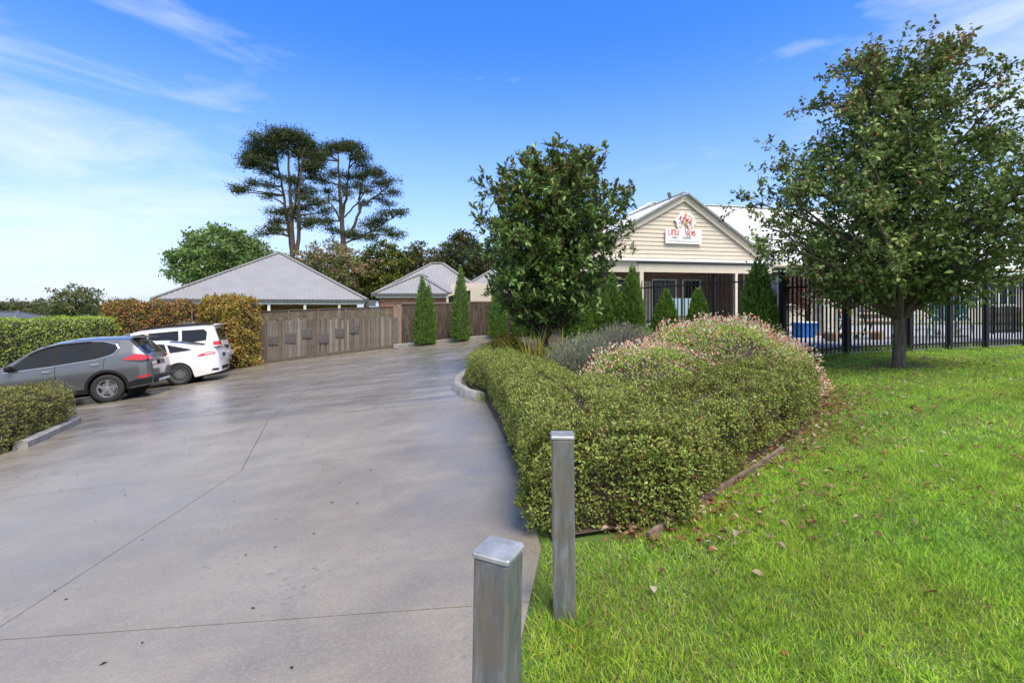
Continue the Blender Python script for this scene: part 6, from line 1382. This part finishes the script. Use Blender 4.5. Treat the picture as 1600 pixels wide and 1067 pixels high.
# blue tub
o = empty('storage_tub', yard(1257, 13.2), R(15), 'bright blue plastic storage tub behind the steel fence', 'tub')
b = MB(); b.add([(sx * (.20 + .05 * k), sy * (.15 + .04 * k), .36 * k) for k in (0, 1) for (sx, sy) in ((-1, -1), (1, -1), (1, 1), (-1, 1))], [(0, 3, 2, 1), (0, 1, 5, 4), (1, 2, 6, 5), (2, 3, 7, 6), (3, 0, 4, 7)]); b.build('tub_body', M['play_blue'], o)
b = MB(); b.box((0, 0, .375), (.55, .43, .035), bev=.012); b.build('rim', M['play_blue'], o); b = MB(); b.box((0, 0, .41), (.5, .38, .04), bev=.015); b.build('lid', M['sign_white'], o)
# closed garden umbrella
def umbrella(u, D, h, label):
    o = empty('garden_umbrella', yard(u, D), 0, label, 'umbrella', 'closed green umbrellas in the play yard')
    b = MB(); b.tube([(0, 0, 0), (0, 0, h)], .02, 8); b.build('pole', M['galv'], o, smooth=True); b = MB(); n = 16; rr = [(.17, .45), (.20, .6), (.15, 1.1), (.10, h - .35), (.05, h - .08), (.01, h)]
    for (r_, z) in rr:
        for k in range(n): a = 2 * math.pi * k / n; q_ = r_ * (1 + (.22 if k % 2 else -.2)); b.v.append((q_ * math.cos(a), q_ * math.sin(a), z))
    for i in range(len(rr) - 1):
        for k in range(n): b.f.append((i * n + k, i * n + (k + 1) % n, (i + 1) * n + (k + 1) % n, (i + 1) * n + k))
    b.build('folded_canopy', M['play_green'], o); b = MB(); b.lathe([(.001, .0), (.26, .0), (.26, .05), (.05, .09), (.03, .2)], 20, 'Z'); b.build('base', M['kerb'], o)
umbrella(1468, 13.0, 1.65, 'closed green umbrella left one of the two behind the fence'); umbrella(1494, 13.3, 1.75, 'closed darker green umbrella nearer the small white board')
# bicycle racks: pale bent-tube hoops
for i, (u, D) in enumerate([(1440, 12.6), (1505, 12.9), (1462, 12.4)]):
    o = empty('tube_hoop', yard(u, D), R(8 + 10 * i), 'pale green bent tube climbing hoop ' + ['beside the left umbrella', 'beside the right umbrella', 'in front of the umbrellas'][i], 'hoop', 'bent tube hoops in the play yard')
    b = MB(); a = np.linspace(0, math.pi, 17); b.tube([(.42 * math.cos(t_), 0, .62 * math.sin(t_)) for t_ in a], .02, 8); b.build('outer_tube', M['play_teal'], o, smooth=True)
    b = MB(); b.tube([(-.36, .0, .25), (.36, .0, .25)], .014, 6); b.tube([(-.2, 0, .02), (.05, 0, .6)], .014, 6); b.build('cross_tube', M['play_teal'], o, smooth=True)
# white tube trolley
o = empty('tube_trolley', yard(1312, 12.6), R(12), 'white tube-framed trolley behind the first fence panel', 'trolley')
b = MB()
for s in (-1, 1): b.tube([(s * .28, -.2, .12), (s * .30, -.2, .85), (s * .30, .2, .85), (s * .28, .2, .12)], .016, 8)
b.tube([(-.3, -.2, .85), (.3, -.2, .85)], .016, 8); b.tube([(-.3, .2, .5), (.3, .2, .5)], .016, 8); b.tube([(-.3, -.2, .5), (.3, -.2, .5)], .016, 8); b.build('frame', M['play_teal'], o, smooth=True)
b = MB(); b.box((0, 0, .2), (.58, .40, .03), bev=.008); b.build('tray', M['sign_white'], o)
for (sx, sy) in ((-1, -1), (1, -1), (1, 1), (-1, 1)): b = MB(); b.lathe([(.001, -.02), (.06, -.02), (.06, .02), (.001, .02)], 14, 'Y', (sx * .28, sy * .2, .06)); b.build('wheel', M['rubber'], o)
# timber bench and balance plank
def bench(u, D, rz, label, m_):
    o = empty('bench', yard(u, D), rz, label, 'bench')
    for k in range(3): b = MB(); b.box((0, -.14 + k * .14, .42), (1.3, .12, .035), bev=.006); b.build('seat_slat', m_, o)
    for k in range(2): b = MB(); b.box((0, .24, .58 + k * .16), (1.3, .03, .11), bev=.006); b.build('back_slat', m_, o)
    for s in (-1, 1): b = MB(); b.tube([(s * .52, -.18, 0), (s * .5, -.16, .40), (s * .5, .16, .40), (s * .5, .26, .82)], .02, 6); b.tube([(s * .52, .24, 0), (s * .5, .12, .40)], .02, 6); b.build('leg', M['black_steel'], o)
bench(1385, 12.7, R(14), 'dark slatted bench behind the pear tree trunk', M['paling2']); bench(1345, 14.4, R(8), 'bare timber bench further back in the play yard', M['timber'])
o = empty('balance_plank', yard(1335, 12.0), R(18), 'long low timber balance plank on the pale paving', 'plank'); b = MB(); b.box((0, 0, .20), (1.9, .16, .04), bev=.006); b.build('plank', M['timber'], o)
for s in (-1, 1): b = MB(); b.box((s * .75, 0, .09), (.1, .3, .18), bev=.01); b.build('foot', M['timber'], o)
# dark mesh screen tied to the fence at the right
def screen():
    s0, s1 = on_run(1546), 7.85; p0, p1 = A_ + dF * s0, A_ + dF * s1; mid = (p0 + p1) / 2; L = s1 - s0
    o = empty('mesh_screen', (mid[0] - dF[1] * .06, mid[1] + dF[0] * .06, gz(*mid)), math.atan2(dF[1], dF[0]), 'black shade mesh screen tied behind the right end of the steel fence', 'screen')
    b = MB()
    for k in range(12): b.box((0, 0, .36 + k * .052), (L, .008, .042 if k % 4 else .05))
    b.build('mesh', M['black_plastic'], o); b = MB()
    for u in np.linspace(-L / 2 + .02, L / 2 - .02, 6): b.box((u, .012, .65), (.03, .012, .70))
    b.build('batten', M['black_steel'], o)
screen()
# yellow and blue play panel seen through the fence under the gable
o = empty('play_panel', (px_x(1066, 16.4), 16.4, .55), R(10), 'timber and blue framed play panel standing behind the steel fence under the gable', 'play panel')
for k in range(4): b = MB(); b.box((-.36 + k * .24, 0, .25), (.20, .04, .5), bev=.006); b.build('board', M['timber'], o)
for x in (-.5, .0, .5): b = MB(); b.box((x, 0, .65), (.05, .06, 1.3)); b.build('upright', M['gutter'], o)
for x in (-.25, .25): b = MB(); b.box((x, 0, .85), (.42, .02, .6)); b.build('pane', simple('pale_blue_panel', (.35, .50, .62), .3, var=.05), o)
# purple-leaved plum trees behind the corner sign
def plum(x, y, zt, r, label, seed):
    z0 = YZ - .02; root = empty('plum_tree', (x, y, z0), 0, label, 'tree', 'purple-leaved plum trees in the play yard'); prof = [(.75, r * .5), (1.0, r), (zt * .6, r * 1.05), (zt * .85, r * .7), (zt, r * .15)]
    C_, q, a = crown_clusters(260, prof, seed, .45, .9, .2); nl = 16; n = len(C_) * nl; P = (C_[:, None] + rng.normal(0, .10, (len(C_), nl, 3))).reshape(-1, 3)
    L = rng.uniform(.05, .08, n); f = leaves('crown', P, unit(rdir(n) + np.array([0, 0, -.3])), unit(np.array([0, 0, 1.0]) + rdir(n)), L, L * .6, palette(n, [(.17, .065, .055), (.11, .045, .042), (.24, .12, .09), (.30, .19, .15)], [4, 3, 3, 1.5], .25), M['leaf'], root); f['kind'] = 'stuff'
    branch_mesh(root, [(0, 0, -.05), (0, 0, .5), (.05, 0, 1.0), (0, 0, zt * .8)], [.06, .05, .04, .01], [C_[i] * .8 for i in range(9)], (.5, 1.2), .03, 'bark_dark', 5)
plum(px_x(1262, 15.0), 15.0, 1.95, .95, 'purple-leaved plum tree just behind the fence corner sign', 91); plum(px_x(1318, 15.6), 15.6, 1.85, .85, 'purple-leaved plum tree behind the block pier', 92)
